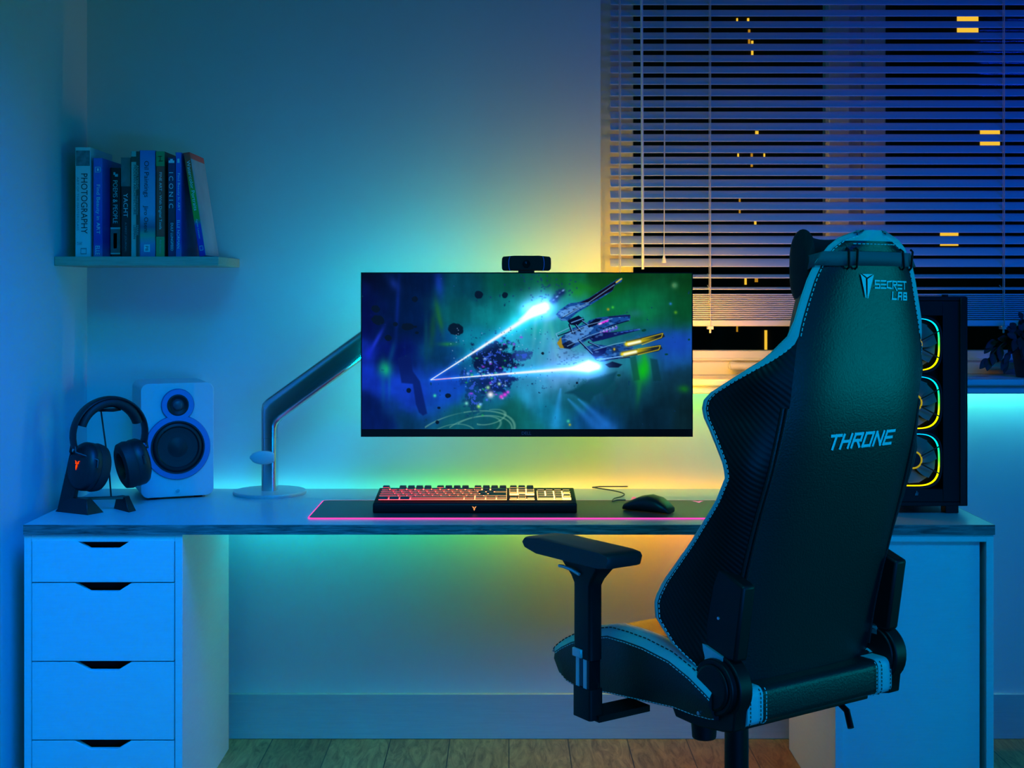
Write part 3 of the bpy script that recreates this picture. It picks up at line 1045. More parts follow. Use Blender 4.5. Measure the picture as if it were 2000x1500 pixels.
def paint_screen():
    """the picture on the screen as an RGB array, y down, in photo pixel units from the screen's corner"""
    X0, Y0, X1, Y1 = 706.5, 533.5, 1351.5, 838.5
    nx, ny = 700, 331
    xs = np.linspace(X0, X1, nx)
    ys = np.linspace(Y0, Y1, ny)
    X, Y = np.meshgrid(xs, ys)
    rng = np.random.default_rng(3)

    def vnoise(sx, sy, seed):
        r = np.random.default_rng(seed)
        gx, gy = int((X1 - X0) / sx) + 3, int((Y1 - Y0) / sy) + 3
        g = r.random((gy, gx))
        fx, fy = (X - X0) / sx, (Y - Y0) / sy
        ix, iy = fx.astype(int), fy.astype(int)
        tx, ty = fx - ix, fy - iy
        tx, ty = tx * tx * (3 - 2 * tx), ty * ty * (3 - 2 * ty)
        return (g[iy, ix] * (1 - tx) + g[iy, ix + 1] * tx) * (1 - ty) + (g[iy + 1, ix] * (1 - tx) + g[iy + 1, ix + 1] * tx) * ty

    def fbm(sx, sy, seed, o=5):
        t, a, s = 0, 1.0, 0
        for k in range(o):
            t = t + a * vnoise(sx / 2 ** k, sy / 2 ** k, seed + k)
            s += a
            a *= 0.55
        return t / s
    # base field: scattered anchor colours blended by distance
    anch = [(715, 545, 4, 12, 40), (800, 545, 2, 22, 62), (900, 545, 4, 60, 80), (1000, 545, 4, 80, 70), (1100, 545, 10, 88, 50), (1200, 545, 12, 66, 26), (1340, 545, 8, 66, 30),
            (715, 620, 4, 14, 70), (790, 620, 2, 26, 70), (880, 620, 6, 80, 90), (960, 610, 10, 120, 130), (1040, 640, 20, 170, 170), (1120, 640, 30, 150, 160), (1230, 600, 8, 100, 60), (1330, 600, 6, 72, 40),
            (715, 700, 12, 40, 150), (770, 690, 5, 20, 95), (850, 690, 6, 60, 110), (930, 690, 10, 120, 150), (1040, 700, 40, 150, 190), (1110, 700, 90, 160, 220), (1230, 690, 20, 110, 130), (1330, 680, 20, 80, 150),
            (715, 755, 14, 50, 190), (790, 760, 16, 60, 190), (860, 750, 16, 80, 200), (950, 750, 20, 120, 180), (1040, 745, 30, 130, 170), (1130, 760, 10, 80, 100), (1230, 760, 10, 60, 80), (1340, 745, 12, 50, 70),
            (715, 825, 4, 26, 90), (800, 820, 6, 50, 90), (900, 815, 14, 100, 120), (1000, 815, 12, 100, 100), (1080, 800, 12, 100, 130), (1180, 820, 8, 60, 110), (1260, 820, 6, 36, 56), (1345, 825, 8, 34, 44)]
    img = np.zeros((ny, nx, 3))
    wsum = np.zeros((ny, nx))
    wx_ = (fbm(120, 120, 31) - .5) * 90
    wy_ = (fbm(120, 120, 41) - .5) * 90
    for ax_, ay_, r, g, b in anch:
        wgt = 1 / (((X + wx_ - ax_) ** 2 + ((Y + wy_ - ay_) * 1.1) ** 2) / 900 + 0.25) ** 2
        wsum += wgt
        for c_, val in enumerate((r, g, b)):
            img[..., c_] += wgt * val / 255
    img /= wsum[..., None]
    img *= (0.72 + 0.56 * fbm(90, 60, 11))[..., None]
    img *= (0.85 + 0.3 * fbm(14, 60, 15))[..., None]

    def over(a, col, k=1.0):
        a = np.clip(a * k, 0, 1)[..., None]
        img[:] = img * (1 - a) + np.array(col) / 255 * a

    def addc(a, col):
        img[:] += a[..., None] * np.array(col) / 255

    def blob(cx, cy, rx, ry, rot=0, p=2):
        c_, s_ = cos(rot), sin(rot)
        u_, v_ = (X - cx) * c_ + (Y - cy) * s_, -(X - cx) * s_ + (Y - cy) * c_
        return np.exp(-((u_ / rx) ** 2 + (v_ / ry) ** 2) ** (p / 2))

    def segd(x0, y0, x1, y1):
        dx, dy = x1 - x0, y1 - y0
        t = np.clip(((X - x0) * dx + (Y - y0) * dy) / (dx * dx + dy * dy), 0, 1)
        return np.hypot(X - x0 - t * dx, Y - y0 - t * dy), t

    def poly(pts, col, soft=0.8, k=1.0):
        n = len(pts)
        ins = np.zeros((ny, nx), bool)
        dmin = np.full((ny, nx), 1e9)
        for i in range(n):
            x0, y0 = pts[i]
            x1, y1 = pts[(i + 1) % n]
            d, _ = segd(x0, y0, x1, y1)
            dmin = np.minimum(dmin, d)
            if y0 != y1:
                cnd = ((y0 > Y) != (y1 > Y)) & (X < (x1 - x0) * (Y - y0) / (y1 - y0) + x0)
                ins ^= cnd
        sd = np.where(ins, dmin, -dmin)
        over(np.clip(sd / soft + 0.5, 0, 1), col, k)

    def stroke(pts, wdt, col, k=1.0):
        d = np.full((ny, nx), 1e9)
        for i in range(len(pts) - 1):
            d = np.minimum(d, segd(*pts[i], *pts[i + 1])[0])
        over(np.clip((wdt - d) / 0.8 + 0.5, 0, 1), col, k)
    # green drips and veils
    for (cx, cy, rx, ry, rot, col, s) in [(752, 720, 12, 16, 0, (20, 190, 110), .9), (748, 750, 5, 40, 0, (10, 90, 150), .5), (765, 690, 5, 22, .25, (10, 80, 130), .6), (760, 745, 3, 30, 0, (10, 110, 150), .5),
                                         (845, 640, 7, 40, .1, (20, 90, 50), .6), (832, 665, 4, 50, 0, (10, 70, 90), .7), (875, 672, 16, 4, 0, (40, 160, 40), .6), (858, 620, 5, 30, -.2, (40, 120, 30), .6),
                                         (735, 665, 4, 24, .5, (30, 60, 230), .8), (720, 690, 8, 14, .2, (20, 40, 200), .7), (776, 600, 4, 60, .05, (10, 40, 140), .6), (770, 555, 8, 14, -.6, (20, 50, 150), .6),
                                         (858, 556, 8, 24, -.1, (20, 60, 190), .8), (1255, 722, 14, 26, .1, (10, 190, 20), .95), (1260, 705, 6, 24, -.2, (20, 170, 30), .7), (1248, 760, 5, 26, .1, (20, 130, 60), .6),
                                         (1130, 570, 18, 12, 0, (30, 150, 40), .7), (1140, 560, 30, 8, .3, (20, 120, 30), .6), (1335, 760, 10, 7, 0, (20, 130, 20), .8), (1200, 570, 40, 14, -.4, (10, 90, 30), .6),
                                         (1225, 640, 20, 14, 0, (30, 120, 150), .5), (1240, 612, 16, 8, 0, (40, 120, 140), .5), (1290, 660, 70, 20, -.05, (20, 70, 190), .55), (1330, 675, 60, 24, -.05, (20, 60, 190), .45),
                                         (1015, 650, 60, 70, .2, (20, 190, 190), .3), (1110, 720, 90, 40, -.1, (120, 180, 250), .45), (830, 745, 120, 24, -.05, (20, 70, 230), .35),
                                         (1065, 640, 6, 60, .15, (120, 210, 230), .35), (1045, 640, 4, 50, .1, (110, 200, 220), .35), (1080, 655, 5, 50, -.2, (90, 210, 190), .4), (1050, 600, 30, 26, 0, (160, 200, 255), .5)]:
        over(blob(cx, cy, rx, ry, rot) * (0.45 + 0.9 * fbm(24, 40, int(cx))), col, s)
    # light rays at the lower right, rings at the bottom
    for a, b, c_, d_ in [(1130, 780, 1195, 838), (1095, 760, 1085, 830), (1110, 780, 1170, 838)]:
        dd, tt = segd(a, b, c_, d_)
        addc(np.exp(-(dd / (2 + 10 * tt)) ** 2) * 0.35, (40, 90, 170))
    for (cx, cy, ra, rb, w_, s, a0) in [(905, 852, 100, 46, 1.2, .55, 1), (930, 850, 70, 36, 1.0, .5, 1), (955, 815, 32, 14, 1.2, .5, 0), (930, 835, 48, 20, 1, .45, 0), (880, 860, 50, 30, 1, .4, 1)]:
        e_ = np.abs(np.hypot((X - cx) / ra, (Y - cy + (X - cx) * .18) / rb) - 1) * rb
        arc = np.clip(1.4 - e_ / w_, 0, 1) * np.clip((Y - 800) / 20 + (X > cx) * .7, 0, 1) * (X > cx - ra * .75)
        over(arc, (120, 180, 160), s)
    # dark rock field
    n1 = fbm(9, 9, 71)
    n2 = fbm(5, 5, 81)
    for (cx, cy, rx, ry, col, s) in [(964, 700, 44, 34, (8, 24, 66), .95), (962, 745, 40, 28, (8, 20, 80), .8), (1020, 695, 20, 12, (30, 50, 130), .7), (925, 770, 18, 40, (10, 50, 100), .7), (905, 735, 10, 18, (10, 40, 100), .6)]:
        over(np.clip((blob(cx, cy, rx, ry) * 1.25 + (n1 - .5) * 1.3 - .38) * 4, 0, 1), col, s)
        over(np.clip((blob(cx, cy, rx * .9, ry * .9) * 1.1 + (n2 - .5) * 2.6 - 1.02) * 6, 0, 1), (50, 90, 220), .8)
    for k_ in range(46):
        cx, cy = 965 + rng.normal() * 26, 725 + rng.normal() * 26
        col = [(160, 60, 230), (70, 110, 255), (30, 170, 90), (150, 200, 255)][k_ % 4]
        over(blob(cx, cy, 1.6 + rng.random() * 1.6, 1.2 + rng.random()), col, .9)
    for cx, cy, r_, col in [(958, 771, 6, (250, 250, 255)), (979, 775, 4, (240, 60, 220)), (986, 771, 4, (230, 60, 230)), (992, 766, 3, (220, 80, 240)), (953, 757, 3.5, (150, 220, 160)), (975, 750, 3, (170, 230, 200)), (911, 788, 3.5, (110, 210, 200)),
                            (935, 794, 3.6, (150, 230, 120)), (938, 790, 3, (120, 190, 255)), (849, 773, 3, (60, 220, 180)), (914, 730, 3, (90, 150, 240)), (1110, 823, 3, (60, 190, 160)), (1113, 830, 2.4, (160, 170, 60)),
                            (1317, 557, 3, (190, 140, 60)), (1310, 593, 2.6, (40, 120, 200)), (1188, 604, 2.6, (160, 150, 40)), (1197, 600, 2.6, (60, 190, 60)), (1320, 610, 3, (80, 150, 40)), (1318, 557, 6, (60, 130, 90))]:
        over(blob(cx, cy, r_, r_), col, 1.0)
    for cx, cy, a, b, rot in [(935, 575, 7, 6.5, .5), (890, 643, 13, 10, .2), (796, 638, 10, 6, 0), (772, 633, 4, 3.5, 0), (758, 660, 6, 5, 0), (814, 650, 3, 2.4, 0), (811, 638, 3, 2, 0), (738, 625, 11, 8, .3), (733, 603, 7, 6, 0),
                              (875, 773, 5, 4, 0), (857, 797, 2.6, 2, 0), (854, 825, 3, 3, 0), (798, 763, 4, 4, 0), (986, 576, 5, 5, 0), (1258, 645, 4, 2, -.2), (1302, 692, 3, 1.6, 0), (1346, 663, 1.8, 1.8, 0), (810, 584, 5, 5, 0), (1060, 690, 2.5, 2.5, 0), (1209, 733, 3, 2, 0), (1127, 748, 2, 2, 0)]:
        over(np.clip((blob(cx, cy, a * 1.25, b * 1.25, rot, 4) + (n2 - .5) * .5 - .35) * 5, 0, 1), (6, 22, 44) if cx < 1200 else (6, 60, 50), .92)
    poly([(776, 700), (800, 690), (806, 725), (820, 745), (834, 808), (826, 812), (818, 806), (812, 790), (806, 750), (784, 748)], (8, 28, 96), 3, .8)
    for k_ in range(60):
        cx, cy = 1062 + rng.normal() * 34, 566 + rng.normal() * 18
        over(blob(cx, cy, 1.8, 1.4, rng.random() * 3), (20, 50, 110), .8)
    poly([(1104, 768), (1128, 758), (1150, 742), (1205, 726), (1200, 745), (1180, 764), (1160, 774), (1152, 788), (1135, 780), (1120, 770)], (8, 62, 84), 5, .85)
    for px_ in (1150, 1170, 1136, 1188):
        over(np.clip((blob(px_, 756, 22, 14, -.4) * 1.2 + (n1 - .5) * 1.6 - .5) * 4, 0, 1), (8, 70, 86), .6)
    poly([(1230, 698), (1242, 694), (1250, 742), (1238, 744)], (10, 70, 60), 3, .6)
    poly([(1270, 700), (1284, 702), (1292, 744), (1276, 744)], (8, 50, 60), 3, .6)
    # warship: upper wing
    B1, B2, B3, DK = (50, 110, 200), (22, 74, 150), (92, 156, 226), (6, 14, 46)
    poly([(1086, 614), (1092, 606), (1112, 592), (1130, 590), (1150, 582), (1206, 545), (1216, 542), (1214, 550), (1202, 556), (1196, 568), (1156, 594), (1128, 610), (1110, 626), (1096, 626)], B2, 1)
    poly([(1132, 591), (1150, 583), (1208, 545), (1203, 552), (1197, 566), (1155, 590)], (16, 12, 34), 1)
    poly([(1090, 612), (1114, 598), (1152, 593), (1128, 606), (1108, 618), (1098, 620)], B3, 1.2, .8)
    stroke([(1096, 622), (1126, 604), (1154, 588)], .7, DK)
    stroke([(1204, 551), (1214, 544)], 1.3, (210, 190, 60))
    for cx, cy in ((1080, 588), (1092, 574), (1086, 582), (1098, 570)):
        over(blob(cx, cy, 7, 6), (14, 30, 90), .9)
        over(blob(cx + 2, cy - 3, 3, 1.6, -.6), (140, 190, 250), .8)
    over(blob(1080, 620, 12, 5, -.3), (90, 170, 240), .6)
    poly([(1108, 626), (1130, 616), (1142, 624), (1128, 636), (1114, 634)], DK, 1.2)
    stroke([(1116, 630), (1138, 622)], .8, B3)
    # hull
    poly([(1090, 664), (1104, 652), (1120, 640), (1146, 632), (1150, 626), (1168, 620), (1222, 614), (1232, 618), (1230, 626), (1200, 636), (1175, 648), (1140, 668), (1118, 680), (1100, 680)], B2, 1.2)
    poly([(1104, 656), (1122, 643), (1148, 636), (1160, 640), (1150, 652), (1122, 668), (1106, 672)], B3, 1.5, .75)
    poly([(1088, 670), (1096, 658), (1098, 672), (1106, 680), (1094, 680)], (150, 130, 40), 1.5)
    poly([(1098, 672), (1112, 664), (1124, 672), (1114, 682), (1102, 680)], DK, 2, .85)
    poly([(1147, 634), (1164, 622), (1176, 622), (1166, 634), (1150, 640)], DK, 1)
    poly([(1168, 632), (1190, 622), (1188, 628), (1172, 634)], (220, 50, 230), 1.5)
    over(blob(1172, 632, 4, 2, -.4), (255, 220, 255), .9)
    stroke([(1190, 619), (1230, 616)], 1.4, (16, 24, 80))
    stroke([(1178, 642), (1206, 632), (1228, 626)], 1.0, DK)
    for k_ in range(6):
        over(blob(1174 + 6 * k_, 651 - 2.2 * k_, 2.6, 4, .3), (190, 60, 250) if k_ < 3 else (110, 90, 250), .95)
        over(blob(1173 + 6 * k_, 648 - 2.2 * k_, 1.1, 1.4), (240, 200, 255), .9)
    poly([(1150, 660), (1170, 650), (1206, 648), (1246, 642), (1248, 645), (1206, 656), (1176, 664), (1158, 668)], (14, 26, 92), 1)
    stroke([(1206, 650), (1250, 643)], 1.0, (40, 90, 190))
    stroke([(1090, 656), (1112, 648), (1140, 640)], 1.0, DK)
    for cx, cy in ((1122, 650), (1130, 644), (1142, 662), (1158, 658)):
        over(blob(cx, cy, 3, 3), DK, .9)
    # lower wing and guns
    poly([(1140, 678), (1164, 672), (1190, 676), (1230, 668), (1240, 684), (1216, 698), (1180, 706), (1166, 706), (1154, 692)], B2, 1.2)
    poly([(1154, 690), (1160, 682), (1186, 678), (1182, 690), (1164, 700)], (10, 22, 84), 2)
    stroke([(1166, 702), (1216, 696), (1244, 688)], .9, B3)
    stroke([(1184, 702), (1230, 698)], 1.0, (14, 26, 80))
    over(blob(1200, 683, 6, 5), (20, 30, 50), .95)
    over(blob(1200, 682, 2, 2.6), (240, 210, 60), .9)
    for (x0, y0, x1, y1) in ((1224, 672, 1297, 656), (1216, 692, 1292, 680)):
        poly([(x0 - 2, y0 - 5), (x1 - 2, y1 - 7), (x1 + 2, y1 + 1), (x1 - 6, y1 + 6), (x0 + 2, y0 + 6)], (26, 34, 40), 1.2)
        dd, tt = segd(x0, y0, x0 + 52, y0 - 11)
        over(np.exp(-(dd / 4.2) ** 2) * (1 - tt ** 2 * .8), (240, 215, 20), 1.1)
        dd, tt = segd(x0 + 4, y0, x0 + 26, y0 - 5)
        over(np.exp(-(dd / 3.0) ** 2), (255, 255, 225), 1.0)
        stroke([(x0 + 30, y0 + 1), (x1 - 5, y1 + 3), (x1 - 2, y1 - 5), (x0 + 30, y0 - 10)], .7, (220, 200, 40), .8)
    poly([(1182, 712), (1196, 706), (1216, 712), (1208, 718), (1190, 718)], DK, 1.5, .9)
    # panel detail over the hull, struts and engine shading
    n3 = vnoise(4.5, 2.4, 301)
    n4 = vnoise(9, 3.2, 305)
    hull = np.clip(img[..., 2] - img[..., 1] - .12, 0, 1) * (X > 1085) * (X < 1250) * (Y > 545) * (Y < 712) * (np.abs(Y - 640 + (X - 1160) * .25) < 75)
    hm = np.clip(hull * 6, 0, 1)
    over(np.clip((n3 - .62) * 6, 0, 1) * hm, (8, 24, 70), .6)
    over(np.clip((n4 - .68) * 6, 0, 1) * hm, (96, 160, 226), .55)
    for pts in ([(1112, 634), (1118, 650)], [(1124, 634), (1134, 646)], [(1136, 626), (1148, 634)], [(1150, 668), (1168, 676)], [(1130, 664), (1156, 690)]):
        stroke(pts, 1.8, DK)
        stroke([(a_ + 1.5, b_) for a_, b_ in pts], .6, B3)
    for pts in ([(1090, 660), (1086, 652), (1112, 640)], [(1104, 654), (1150, 634), (1196, 622)], [(1108, 676), (1150, 656), (1200, 640)], [(1160, 684), (1200, 672), (1222, 668)], [(1100, 618), (1150, 590), (1200, 556)], [(1170, 704), (1222, 694)]):
        stroke(pts, .55, (130, 190, 240), .8)
    # beams
    for (x0, y0, x1, y1, w0, w1) in ((841, 742, 1066, 597, 0.7, 6.5), (842, 742, 1168, 716, 0.6, 5.0)):
        dd, tt = segd(x0, y0, x1, y1)
        wv = w0 + (w1 - w0) * tt ** 1.6
        addc(np.exp(-(dd / (wv * 3 + 2)) ** 2) * (.15 + .45 * tt), (60, 150, 255))
        over(np.exp(-(dd / wv) ** 2), (245, 250, 255), 1.15)
    dd, tt = segd(850, 742, 880, 739)
    over(np.exp(-(dd / 1.0) ** 2), (240, 120, 190), .6)
    for pts in ([(1014, 624), (1042, 598), (1064, 592), (1072, 602), (1066, 610), (1030, 622)], [(1108, 722), (1130, 712), (1150, 704), (1166, 710), (1168, 720), (1150, 726)]):
        poly(pts, (255, 255, 255), 6)
    for cx, cy, r_ in ((1058, 600, 26), (1152, 716, 28), (1030, 602, 14)):
        addc(blob(cx, cy, r_, r_ * .8) * .55, (110, 160, 255))
    over(blob(1056, 601, 11, 7, -.6), (255, 255, 255), 1)
    over(blob(1150, 716, 15, 6, -.1), (255, 255, 255), 1)
    # sparks
    for k_ in range(140):
        cx, cy = 880 + rng.random() * 200, 640 + rng.random() * 120
        over(blob(cx, cy, .9, .9), (170, 210, 255) if rng.random() > .5 else (20, 40, 110), .7)
    img[:] = np.clip(img, 0, 1)
    lo = np.where(img <= 0.04045, img / 12.92, ((img + 0.055) / 1.055) ** 2.4)
    return nx, ny, lo


nx, ny, pic = paint_screen()
sx0, sx1 = -hw + bz, hw - bz
sz0, sz1 = ch, hh - bz
gx = np.linspace(sx0, sx1, nx)
gz = np.linspace(sz1, sz0, ny)
vv = np.zeros((ny, nx, 3))
vv[..., 0] = gx[None, :]
vv[..., 1] = -0.0012
vv[..., 2] = gz[:, None]
idx = np.arange(nx * ny).reshape(ny, nx)
qd = np.stack([idx[:-1, :-1], idx[1:, :-1], idx[1:, 1:], idx[:-1, 1:]], -1).reshape(-1, 4)
me = bpy.data.meshes.new('screen')
me.vertices.add(nx * ny)
me.vertices.foreach_set('co', vv.reshape(-1))
me.loops.add(len(qd) * 4)
me.loops.foreach_set('vertex_index', qd.reshape(-1))
me.polygons.add(len(qd))
me.polygons.foreach_set('loop_start', np.arange(len(qd)) * 4)
me.update(calc_edges=True)
at = me.attributes.new('picture', 'FLOAT_COLOR', 'POINT')
at.data.foreach_set('color', np.concatenate([pic.reshape(-1, 3), np.ones((nx * ny, 1))], 1).reshape(-1))
m_scr = emis('screen_picture', (1, 1, 1), 1.0)
nt = m_scr.node_tree
an = nt.nodes.new('ShaderNodeAttribute')
an.attribute_name = 'picture'
nt.links.new(an.outputs['Color'], [n for n in nt.nodes if n.type == 'EMISSION'][0].inputs[0])
me.materials.append(m_scr)
scr = bpy.data.objects.new('screen', me)
COL.objects.link(scr)
scr.parent = mon

# back light of the monitor: strips stuck round the rear of the casing
m_bl_top = emis_ramp('backlight_top', L_TOP)
m_bl_left = emis('backlight_left', *cp(L_LEFT))
m_bl_right = emis_ramp('backlight_right', L_RIGHT, axis=2)
m_bl_bot = emis_ramp('backlight_bottom', L_BOTTOM)
yb0, yb1 = 0.0282, 0.0315
obj('back_light', MB().box(-hw * .9, hw * .93, yb0, yb1, hh * .93 - 0.012, hh * .93 - 0.002), m_bl_top, mon)
obj('back_light', MB().box(-hw * .955, -hw * .955 + 0.01, yb0, yb1, hh * .2, hh * .85), m_bl_left, mon)
obj('back_light', MB().box(hw * .955 - .01, hw * .955, yb0, yb1, hh * .12, hh * .88), m_bl_right, mon)
obj('back_light', MB().box(-hw * .9, hw * .93, yb0, yb1, hh * .07, hh * .07 + 0.01), m_bl_bot, mon)

# webcam on the monitor
wc = thing('webcam', 'black webcam bar with two blue arcs sitting on top of the monitor', 'webcam', (P(1028, 0, MY).x, MY, m1.z))
k_ = MY / F
wh, ww = 31 * k_, 48 * k_
mb = MB()
pr_ = [(-ww, 0.5), (-ww * .99, .15), (-ww * .93, .06), (ww * .93, .06), (ww * .99, .15), (ww, 0.5), (ww * .99, .85), (ww * .93, .94), (ww * .5, 1), (-ww * .5, 1), (-ww * .93, .94), (-ww * .99, .85)]
mb.prism([(a, b * wh + 0.002) for a, b in pr_], 'y', -0.016, 0.03)
wb = obj('camera_body', mb, M['black_plastic'], wc, bevel=0.005, seg=3)
m_arc = emis('blue_arc', (0.005, 0.08, 0.6), 0.6)
for s in (-1, 1):
    mb = MB()
    pts = [(s * (ww * .63 + .006 * cos(a)), -0.0166, wh * .5 + .002 + wh * .47 * sin(a)) for a in np.linspace(-1.35, 1.35, 13)]
    mb.tube(pts, 0.0008, 6)
    obj('blue_arc', mb, m_arc, wb)
obj('lens', MB().lathe([(0.011, 0), (0.011, -0.002), (0.008, -0.0022), (0.0005, -0.0005)], 24, (0, -0.0155, wh * .52), 'y'), M['black_gloss'], wb, smooth=True)
obj('clip', MB().box(-0.022, 0.022, -0.012, 0.03, -0.0, 0.006), M['black_plastic'], wc)

# ------------------------------------------------------------------ desk mat, keyboard, mouse
mat_y0, mat_y1 = 3.332, 3.615
mx_0, mx_1 = P(601, 0, mat_y0).x, 0.565
dm = thing('desk_mat', 'long black desk mat with pink glowing rim lying under keyboard and mouse', 'desk mat', (0, 0, DZ))
cmx, cmy, hmx, hmy = (mx_0 + mx_1) / 2, (mat_y0 + mat_y1) / 2, (mx_1 - mx_0) / 2, (mat_y1 - mat_y0) / 2
obj('mat_pad', MB().prism(rrect(cmx, cmy, hmx - .002, hmy - .002, 0.012), 'z', 0.0003, 0.0035), mat('mat_cloth', (0.05, 0.052, 0.055), 0.45, bump=0.2, bscale=900), dm)
out_, inn = rrect(cmx, cmy, hmx + .001, hmy + .001, 0.014), rrect(cmx, cmy, hmx - .002, hmy - .002, 0.012)
mb = MB()
n = len(out_)
mb.loft([[(x, y, z) for x, y in r] for r, z in ((inn, .0003), (out_, .0003), (out_, .0032), (inn, .0032), (inn, .0003))], cap=(False, False))
obj('glowing_rim', mb, emis('pink_rim', (1.0, 0.06, 0.42), 1.4), dm)
c = P(1363, 981, 3.59)
mb = MB()
trident(mb, lambda a, b: (c.x + a * 0.026, 3.585 + b * 0.026, 0.0042))
obj('emblem', mb, emis('pink_emblem', (1.0, 0.3, 0.45), 1.0), dm)

kx0, kx1 = P(728, 0, 3.395).x, P(1127, 0, 3.395).x
KW = kx1 - kx0
kb = thing('keyboard', 'full size black keyboard with keys lit red to yellow on the desk mat', 'keyboard', (kx0, 3.395, DZ + 0.0037))
KD = 0.175
mb = MB()
mb.prism([(0, 0.006), (0, 0.023), (0.004, 0.026), (KD, 0.04), (KD, 0.004), (0.004, 0.0)], 'x', 0, KW)
body = obj('keyboard_case', mb, M['black_plastic'], kb, bevel=0.0025)
mb = MB()
trident(mb, lambda a, b: (KW * .497 + a * 0.0085, -0.0006, 0.0135 + b * 0.0095))
obj('emblem', mb, emis('amber_emblem', (1.0, 0.35, 0.1), 1.3), body)
KSTOPS = [(0.0, (1.0, 0.06, 0.1)), (0.2, (1.0, 0.08, 0.1)), (0.4, (1.0, 0.16, 0.08)), (0.6, (1.0, 0.3, 0.1)), (0.7, (1.0, 0.45, 0.12)), (0.85, (1.0, 0.6, 0.18)), (1.0, (1.0, 0.62, 0.1))]
m_key_led = emis_ramp('key_backlight', [(a * KW, b) for a, b in KSTOPS], 4.5)
m_skirt = emis_ramp('key_skirt', [(a * KW, b) for a, b in KSTOPS], 1.7)
m_cap = mat('keycap', (0.03, 0.03, 0.034), 0.4)
U = (KW - 0.02) / 22.6
slope = 0.014 / KD


def kz(y):
    return 0.026 + slope * y


lay = []
yrow = [KD - 0.027 - (U * 1.0) * i - (0.004 if i else 0) for i in range(6)]
for i in range(13):
    lay.append((0 if i == 0 else (1 + i if i < 5 else (1.5 + i if i < 9 else 2 + i)), 0, 1))
lay = [(a - (1 if a >= 2 else 0) + (1 if a >= 2 else 0), r, w_) for a, r, w_ in lay]
for i in range(13):
    lay.append((i, 1, 1))
lay.append((13, 1, 2))
lay.append((0, 2, 1.5))
for i in range(12):
    lay.append((1.5 + i, 2, 1))
lay.append((13.5, 2, 1.5))
lay.append((0, 3, 1.75))
for i in range(11):
    lay.append((1.75 + i, 3, 1))
lay.append((12.75, 3, 2.25))
lay.append((0, 4, 2.25))
for i in range(10):
    lay.append((2.25 + i, 4, 1))
lay.append((12.25, 4, 2.75))
xx = 0
for w_ in (1.25, 1.25, 1.25, 6.25, 1.25, 1.25, 1.25, 1.25):
    lay.append((xx, 5, w_))
    xx += w_
for r in (0, 1, 2):
    for i in range(3):
        lay.append((15.25 + i, r, 1))
lay += [(16.25, 4, 1), (15.25, 5, 1), (16.25, 5, 1), (17.25, 5, 1)]
for i in range(4):
    lay.append((18.5 + i, 1, 1))
for r in (2, 3, 4):
    for i in range(3):
        lay.append((18.5 + i, r, 1))
lay += [(21.5, 2, 1), (21.5, 4, 1), (18.5, 5, 2), (20.5, 5, 1)]
lay.sort(key=lambda k_: (k_[1] == 0, k_[0] < 14))
spare = MB()
for ki, (ux, r, w_) in enumerate(lay):
    x0 = 0.01 + ux * U + 0.0013
    x1 = 0.01 + (ux + w_) * U - 0.0013
    yc = yrow[r]
    y0, y1 = yc - U / 2 + 0.0014, yc + U / 2 - 0.0014
    zb = kz(yc) + 0.0036
    zt = zb + 0.0055 + (0.002 if r == 0 else 0.001 if r == 1 else 0)
    ins = 0.0016
    lit = (r > 0 and not (11.4 < ux < 13.2 and r < 4) and not (r == 5 and ux < 3)) or (r == 0 and round(ux) in (0, 6, 11, 15, 16))
    zl = zb + 0.0046
    vs = [(x0, y0, zb), (x1, y0, zb), (x1, y1, zb), (x0, y1, zb), (x0 + ins, y0 + ins * .7, zt - .0004), (x1 - ins, y0 + ins * .7, zt - .0004), (x1 - ins, y1 - ins, zt + .0006), (x0 + ins, y1 - ins, zt + .0006)]
    mbk = MB() if ki < 100 else spare
    mbk.add(vs, [(3, 2, 1, 0), (4, 5, 6, 7), (0, 1, 5, 4), (1, 2, 6, 5), (2, 3, 7, 6), (3, 0, 4, 7)])
    if lit:                                                     # translucent skirt glowing at the front of the cap
        e_ = 0.0003
        f0 = ins * .7 * 0.6
        q0 = zb + (.0026 if ux < 15 else .0014)
        mbk.add([(x0 + .0012, y0 + f0 * .4 - e_, q0), (x1 - .0012, y0 + f0 * .4 - e_, q0), (x1 - .0014, y0 + f0 * 1.2 - e_, zl), (x0 + .0014, y0 + f0 * 1.2 - e_, zl)], [(0, 1, 2, 3)], 1)
    if ki < 100:
        obj('key', mbk, [m_cap, m_skirt], kb, bevel=0.0006, seg=1)
if spare.v:
    sk = obj('back_row_keys', spare, [m_cap, m_skirt], kb, bevel=0.0006, seg=1)
    sk['kind'] = 'stuff'
# glowing switch plate in strips under each row
mb = MB()
for r in range(6):
    ya, yb_ = yrow[r] - U / 2 + (0.0004 if r < 5 else 0.016), yrow[r] + U / 2 - 0.0004
    za = kz(yrow[r])
    spans = {0: [(0, 1), (2, 6), (6.5, 10.5), (11, 15), (15.25, 18.25)], 1: [(0, 15), (15.25, 18.25), (18.5, 22.5)], 2: [(0, 15), (15.25, 18.25), (18.5, 22.5)],
             3: [(0, 15), (18.5, 22.5)], 4: [(0, 15), (16.25, 17.25), (18.5, 22.5)], 5: [(0, 15), (15.25, 18.25), (18.5, 22.5)]}[r]
    for a, b in spans:
        mb.box(0.01 + a * U + .001, 0.01 + b * U - .001, ya, yb_, za - 0.001, za + 0.0022)
obj('key_backlight', mb, m_key_led, kb)

